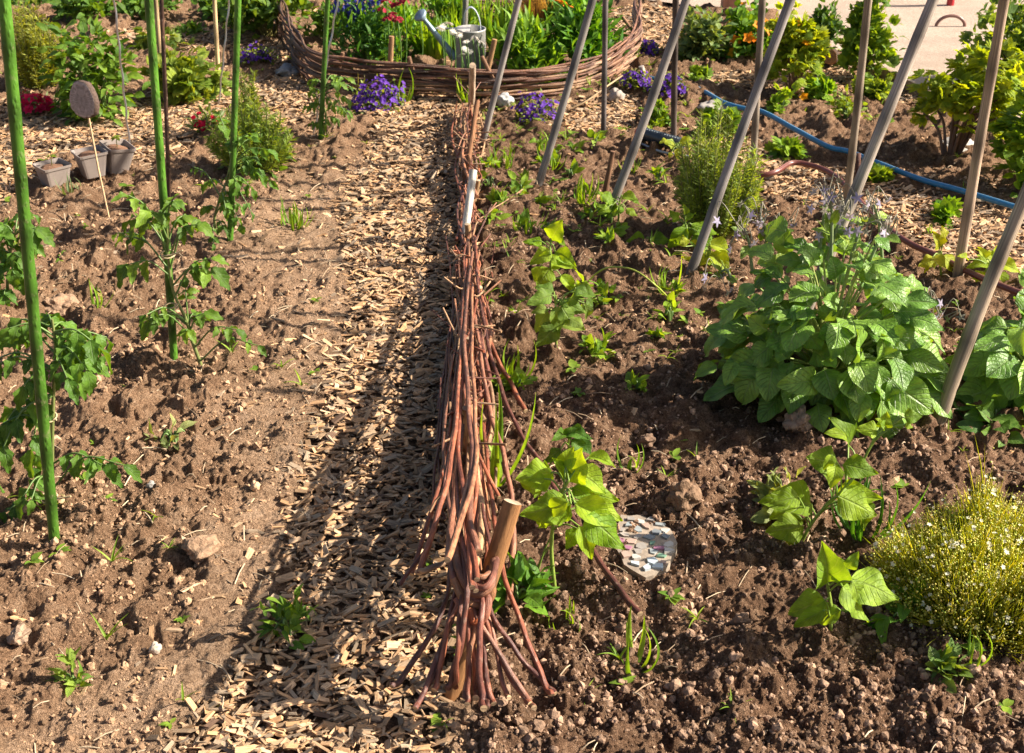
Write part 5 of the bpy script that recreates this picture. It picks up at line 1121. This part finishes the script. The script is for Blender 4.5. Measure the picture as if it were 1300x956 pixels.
# ------------------------------------------------------------------ objects
def watering_can():
    p = PZ(598, 92, 0); p[2] = .02; s = F / proj(p[0], p[1], .1)[2]; R = 19 / s
    ztop = PY(598, 36, p[1])[2]; o = thing('watering_can', 'old zinc watering can with long spout standing among the daisies', 'watering can', p)
    b = MB(); b.lathe(p, [(0, 0), (R * .98, 0), (R, .01), (R, ztop - p[2] - .01), (R * 1.03, ztop - p[2] - .006), (R * 1.03, ztop - p[2]), (R * .95, ztop - p[2]), (R * .95, ztop - p[2] - .05), (0, ztop - p[2] - .055)], 28, None, (.40, .39, .37)); b.build('body', M['zinc'], o)
    b = MB(); th = np.linspace(PI * .5, PI * 1.5, 12); V = [(0, 0, 0)] + [(math.cos(t) * R * .95, math.sin(t) * R * .95, 0) for t in th]; V = np.array(V) + p + [0, 0, ztop - p[2] + .002]
    b.add(V, None, [[0, i, i + 1] for i in range(1, 12)], None, (.62, .58, .54)); b.build('lid', M['zinc'], o)
    # strap handle
    b = MB(); P = spline([PY(589, 30, p[1]), PY(590, 16, p[1]), PY(597, 9, p[1]), PY(604, 14, p[1]), PY(609, 26, p[1]), PY(610, 38, p[1])], 6)
    for i in range(len(P) - 1):
        d = P[i + 1] - P[i]; b.box((P[i] + P[i + 1]) / 2, (.024, np.linalg.norm(d) * 1.12, .004), frames(d, np.cross(d, [0, 1, 0]))[0], (.40, .44, .50))
    b.build('handle', M['zinc'], o)
    A = PY(578, 74, p[1]); B = PY(538, 24, p[1]); b = MB(); b.tube([A, (A + B) / 2, B], [.019, .014, .010], 14, (.22, .32, .36)); b.build('spout', M['zinc'], o)
    d = nrm(B - A) + [-.1, -.45, .1]; Rr = frames(d, [0, 0, 1])[0]; Rz = np.stack([Rr[0], Rr[2], Rr[1]]); b = MB(); b.lathe(B, [(0.008, -.02), (.012, 0), (.033, .022), (.034, .03), (.03, .034), (0, .037)], 22, Rz, (.26, .34, .42)); b.build('rose', M['zinc'], o)
    b = MB(); b.tube([PY(580, 36, p[1]), PY(553, 36, p[1])], .0045, 7, (.7, .7, .68)); b.build('brace', M['zinc'], o)
    p0 = PZ(588, 70, 0); stick('garden_stake', 'thick grey post standing behind the handle of the watering can', 'stake', p0, PY(592, -20, p0[1]), .016, .015, (.24, .22, .2), 'oldwood', seed=8)
watering_can()
def pot(label, px, py, w, h, rot, seed, tiltx=0, sprout=True):
    p = G(px, py, .012); s = F / proj(p[0], p[1], 0)[2]; W = w / s * .93; Hh = h / s * 1.12; o = thing('plant_pot', label, 'plant pot', p, 'square grey seedling pots')
    ca, sa = math.cos(rot), math.sin(rot); R = np.array([[ca, sa, 0], [-sa, ca, 0], [0, 0, 1]])
    if tiltx: c, q = math.cos(tiltx), math.sin(tiltx); R = R @ np.array([[c, 0, q], [0, 1, 0], [-q, 0, c]])
    b = MB(); b.lathe(p, [(0, 0), (W * .39, 0), (W * .56, Hh * .90), (W * .60, Hh * .90), (W * .615, Hh), (W * .58, Hh), (W * .54, Hh * .85), (0.001, Hh * .85)][:7], 48, R, (.27, .225, .20), 16); b.build('body', M['plastic'], o, smooth=False)
    r = rs(seed); t = ico(.15, 2); V = (t[0] * [W * .54, W * .54, .012]) @ R; b = MB(); b.add(V + p + np.array([0, 0, Hh * .80]) @ R, None, t[2], None, (.2, .11, .07)); b.build('potting_soil', M['clod'], o, smooth=False)
    if sprout:
        c = p + np.array([0, 0, Hh * .84]) @ R; b = MB(); b.tube([c, c + [0, 0, .03], c + [.003, 0, .05]], .0018, 5, (.2, .2, .08)); n = 8; d = r.randn(n, 3) * [1, 1, .3] + [0, 0, .3]
        put(b, r, T_SM, d, np.array([0, 0, 1.]) + 0 * d, np.tile(c + [0, 0, .045], (n, 1)), r.uniform(.015, .03, n), jit(r, n, (.14, .24, .03), (.3, .38, .05))); b.build('seedling', M['soft'], o)
pot('left square grey pot with a tiny seedling', 71, 239, 33, 28, .75, 1)
pot('middle square grey pot filled with brown soil', 120, 231, 33, 28, .6, 2, .03, False)
pot('right square grey pot tilted against the middle one', 148, 223, 31, 32, .7, 3, -.2)
def slice_(label, c, nrmv, rad, th, col, stickp=None, name='wood_slice', cf=(.42, .33, .26)):
    R = frames(np.cross(nrmv, [0, 0, 1]) if abs(nrmv[2]) < .9 else [1, 0, 0], nrmv)[0]; n = 40; o = thing(name, label, 'wood slice', c); rr = rs(int(abs(c[0]) * 100))
    wob = 1 + .05 * np.sin(np.arange(n) * .5 + 1) + .02 * rr.randn(n); a = np.arange(n) * 2 * PI / n
    b = MB(); V = []; K = []; prof = [(0, .5), (.2, .5), (.4, .5), (.6, .5), (.8, .5), (.94, .5), (1.0, .42), (1.02, 0), (1.0, -.42), (.94, -.5), (0, -.5)]
    kk = [.6, .9, .72, 1.0, .8, 1.05, .5, .45, .5, .9, .8]
    for (q, z), g in zip(prof, kk): V.append(np.stack([q * rad * wob * np.cos(a), q * rad * wob * np.sin(a), np.full(n, z * th)], -1)); K.append(np.tile(np.array(cf if g > .55 else col) * g, (n, 1)))
    V = np.concatenate(V) @ R; m = len(prof); i = np.arange(m - 1)[:, None] * n; j = np.arange(n)[None]; k = (j + 1) % n
    b.add(V + c, np.stack([i + j, i + n + j, i + n + k, i + k], -1).reshape(-1, 4), None, np.stack([np.tile(np.cos(a), m), np.repeat(np.arange(m) * .05, n)], -1), np.concatenate(K)); b.build('slice', M['oldwood'], o)
    if stickp: b = MB(); b.tube(stickp, .0035, 6, (.62, .42, .24)); b.build('stick', M['cut'], o)
g0 = G(138, 272); slice_('round grey wood slice marker on a thin stick above the square pots', PY(107, 127, g0[1]), np.array([-.62, -1, .1]), .062, .024, (.2, .13, .1), [g0 - [0, 0, .02], PY(125, 215, g0[1]), PY(112, 146, g0[1])], 'plant_marker', (.44, .35, .30))
slice_('orange brown wood slice lying between the currant bush and the tall shrub', PY(1056, 73, G(1056, 84)[1]), np.array([-.75, -.8, .25]), .036, .03, (.14, .08, .05), None, 'wood_slice', (.5, .24, .1))
slice_('reddish wood slice standing on edge beside the blue hose', PY(1089, 212, G(1089, 232)[1]), np.array([1, -.25, .05]), .048, .016, (.16, .07, .05), None, 'wood_slice', (.36, .16, .1))
# hoses
def hose(name, label, pts, rad, col, stripe=None, cat='garden hose'):
    P = spline([PZ(x, y, rad + z + .028) for x, y, z in pts], 10); o = thing(name, label, cat, P[0]) if stripe else None; b = MB(); b.tube(P, rad, 12, col)
    if not o: return tag(b.build(name, M['hose'], loc=P[0]), label, cat)
    b.build('hose_body', M['hose'], o); T = nrm(np.gradient(P, axis=0)); S = np.cross(T, [0, 0, 1])
    b = MB(); b.tube(P + [0, 0, rad * .86] - S * 0 + [0, -rad * .2, 0], rad * .22, 5, stripe); b.build('stripe', M['hose'], o)
hose('garden_hose', 'blue garden hose curving across the dark soil behind the bean poles', [(806, 94, .0), (835, 101, .0), (865, 104, .0), (895, 117, .0), (918, 130, .0), (942, 137, .0), (968, 142, .0), (1009, 164, .0), (1051, 186, .0), (1076, 192, .0), (1112, 206, .0), (1170, 228, .0), (1217, 241, .0), (1300, 266, .0), (1420, 300, .0)], .0105, (.03, .19, .38), (.26, .44, .62))
hose('garden_hose', 'dark red soaker hose winding over the wood chips to the right edge', [(948, 214, .0), (965, 222, .0), (985, 218, .01), (1005, 207, .012), (1030, 210, .01), (1055, 220, .01), (1078, 240, .008), (1110, 275, .005), (1150, 306, .008), (1190, 325, .008), (1240, 350, .006), (1310, 378, .006), (1400, 410, .004)], .0100, (.15, .045, .035), (.27, .12, .095))
def sprinkler():
    a = G(808, 190, .03); c = G(868, 196, .03); A = PZ(812, 168, .05); B = PZ(866, 184, .05); o = thing('sprinkler', 'black tubular garden sprinkler with a red end cap on the soil', 'sprinkler', (A + B) / 2 - [0, 0, .05])
    b = MB(); b.tube([A, A + (B - A) * .03, A + (B - A) * .97, B], [.022, .026, .026, .02], 16, (.035, .045, .055)); b.build('tube', M['hose'], o)
    d = nrm(B - A); b = MB(); b.tube([A - d * .012, A + d * .006], [.018, .024], 14, (.5, .05, .04)); b.build('end_cap', M['hose'], o)
    b = MB()
    for k in range(14): b.lathe(A + (B - A) * (.1 + .06 * k) + [0, -.012, .0245], [(.0028, -.002), (.0022, .0015), (0, .0018)], 7, None, (.3, .33, .36))
    b.build('nozzle', M['hose'], o)
    b = MB(); b.tube(spline([A + [0, -.05, -.03], (A + B) / 2 + [0, -.06, -.035], B + [.02, -.05, -.03]], 5), .005, 7, (.35, .38, .42)); b.tube(spline([A + [0, .02, -.035], (A + B) / 2 + [0, .03, -.035], B + [.0, .03, -.03]], 5), .005, 7, (.1, .1, .12)); b.build('foot_rail', M['hose'], o)
sprinkler()
def mosaic():
    p = G(818, 700); p[2] += .012; s = F / proj(p[0], p[1], p[2])[2]; r = rs(12); o = thing('mosaic_slab', 'small cement slab inlaid with white, green and mauve pottery shards', 'mosaic slab', p)
    rx = 38 / s; ry = 66 / s; n = 26; a = np.arange(n) * 2 * PI / n; wob = 1 + .08 * np.sin(a * 3 + 1) + .04 * r.randn(n)
    top = np.stack([np.cos(a) * rx * wob, np.sin(a) * ry * wob, np.full(n, .012)], -1) + p; bot = top - [0, 0, .04]
    b = MB(); V = np.vstack([top, bot, p + [0, 0, .014]]); b.add(V, [[i, n + i, n + (i + 1) % n, (i + 1) % n] for i in range(n)], [[2 * n, i, (i + 1) % n] for i in range(n)], None, (.30, .24, .185)); b.build('slab', M['stone'], o, smooth=False)
    cs = [(.42, .37, .32), (.36, .30, .25), (.17, .30, .21), (.33, .15, .22), (.30, .27, .24), (.50, .47, .43), (.3, .33, .33), (.42, .3, .24), (.2, .22, .23)]; pts = []
    for _ in range(900):
        q = r.uniform(-.9, .9, 2)
        if q @ q < .74 and all(np.hypot((q[0] - t[0]) * rx, (q[1] - t[1]) * ry) > .0195 for t in pts): pts.append(q)
    for i, q in enumerate(pts[:60]):
        c = p + [q[0] * rx, q[1] * ry, .014 + r.rand() * .002]; k = r.randint(4, 7); an = np.sort(r.rand(k) * .6 + np.arange(k)) * 2 * PI / k; rad = r.uniform(.007, .0135, k)
        T = np.stack([np.cos(an) * rad * r.uniform(.9, 1.3), np.sin(an) * rad, 0 * an + .002], -1); Bm = T * [1.06, 1.06, 0] - [0, 0, .006]; V = np.vstack([T, Bm, [[0, 0, .002]]]) + c
        b = MB(); b.add(V, [[j, k + j, k + (j + 1) % k, (j + 1) % k] for j in range(k)], [[2 * k, j, (j + 1) % k] for j in range(k)], None, cs[r.randint(len(cs))] if q[1] > -.55 or r.rand() < .3 else (.45, .52, .56)); b.build('shard', M['shard'], o, smooth=False)
mosaic()
# far hoop, brown post, red post on the gravel path
a0, a1 = PZ(1188, 34, 0), PZ(1222, 32, 0); h0 = PY(1204, 20, a0[1])[2]; t = np.linspace(0, PI, 14)
b = MB(); b.tube(np.stack([(a0[0] + a1[0]) / 2 - np.cos(t) * (a1[0] - a0[0]) / 2, np.full(14, a0[1]), h0 * np.sin(t)], -1), .009, 7, (.2, .1, .08)); tag(b.build('hoop', M['hose'], loc=a0), 'small dark hoop standing in the gravel path at the top right', 'hoop')
b = MB(); q = PZ(926, 12, 0); b.box(q + [0, 0, .08], (.09, .09, .19), None, (.42, .2, .12)); tag(b.build('wooden_post', M['oldwood'], smooth=False, loc=q), 'reddish brown square wooden post at the top edge by the gravel', 'post')
b = MB(); q = PZ(1206, 8, 0); b.lathe(q, [(.022, -.02), (.022, .3), (.018, .31), (0, .312)], 12, None, (.42, .02, .03)); tag(b.build('red_post', M['hose'], loc=q), 'short red post at the top edge beyond the gravel path', 'post')
b = MB(); r_ = rs(2); q = PZ(1210, -8, 0)
for k in range(9): b.tube([q + [-1.2, r_.normal(0, .02), .03 + k * .018], q + [0, r_.normal(0, .02), .03 + k * .018 + r_.normal(0, .006)], q + [1.4, r_.normal(0, .02), .03 + k * .018]], .008, 6, np.array([.3, .2, .14]) * r_.uniform(.6, 1.4))
tag(b.build('brushwood_edge', M['rod'], loc=q), 'low brown brushwood edging along the far side of the gravel path', 'edging')
# plants beyond the top of the frame (only reachable from a raised view; they also close the horizon)
for i in range(9):
    x, y = -6 + i * 1.35, 10.6 + 1.0 * math.sin(i * 2.1); s_ = proj(x, y)[0:2]
    bush('background_shrub', f'rounded green shrub in the hedge beyond the garden, number {i + 1} from the left' if False else 'rounded green shrub in the row beyond the garden', 'shrub', float(s_[0]), float(s_[1]), 190, 130, 260, T_OV, (.09, .16), GR1, GR2, 'leaf', 20, .22, seed=300 + i, group='shrubs in the row beyond the garden')

# --- dead straw and twigs on the soil
def litter():
    r = rs(8); b = MB(); n = 1300; x = r.uniform(-2.2, 2.4, n); y = r.uniform(1.75, 5, n)
    gx = gravmask(x, y); x, y = x[~gx], y[~gx]
    for i in range(len(x)):
        a = r.rand() * PI; L = r.uniform(.015, .07); p = np.array([x[i], y[i], float(H(np.array([x[i]]), np.array([y[i]]))[0]) + .004]); d = np.array([math.cos(a) * L, math.sin(a) * L, r.normal(0, .006)])
        b.tube([p, p + d * .5 + [0, 0, .004], p + d], r.uniform(.0008, .0018), 4, jit(r, 1, (.3, .2, .12), (.6, .48, .32))[0])
    tag(b.build('straw_litter', M['cut']), 'dry straw bits and twig litter scattered on the soil', 'litter', kind='stuff')
litter()

# ------------------------------------------------------------------ light, sky, camera
sc = bpy.context.scene
AZ, EL = math.radians(2), math.radians(34)     # sun stands to the right (+X), AZ towards +Y
d = Vector((math.cos(AZ) * math.cos(EL), math.sin(AZ) * math.cos(EL), math.sin(EL)))
sun = bpy.data.lights.new('sun', 'SUN'); sun.energy = 5.0; sun.angle = math.radians(.55); sun.color = (1, .90, .76)
so = bpy.data.objects.new('sun', sun); so.rotation_euler = d.to_track_quat('Z', 'Y').to_euler(); C.objects.link(so)
w = bpy.data.worlds.new('World'); sc.world = w; w.use_nodes = True; nt = w.node_tree; bg = nt.nodes['Background']
sky = nt.nodes.new('ShaderNodeTexSky'); sky.sky_type = 'NISHITA'; sky.sun_disc = False; sky.sun_elevation = EL; sky.sun_rotation = math.pi / 2 - AZ; sky.dust_density = 3.0; sky.air_density = .8; sky.ozone_density = .6
nt.links.new(sky.outputs[0], bg.inputs[0]); bg.inputs[1].default_value = .062
cam = bpy.data.cameras.new('camera'); co = bpy.data.objects.new('camera', cam); C.objects.link(co); sc.camera = co
co.location = (0, 0, CAMZ); co.rotation_euler = (PI / 2 - PIT, 0, 0); cam.sensor_width = 36; cam.lens = 36 * F / W0; cam.clip_start = .05; cam.clip_end = 1000
cam.dof.use_dof = True; cam.dof.focus_distance = 2.9; cam.dof.aperture_fstop = 14
sc.view_settings.view_transform = 'Standard'; sc.view_settings.look = 'None'; sc.view_settings.exposure = 1.3; sc.view_settings.gamma = 1
sc.render.engine = 'CYCLES'
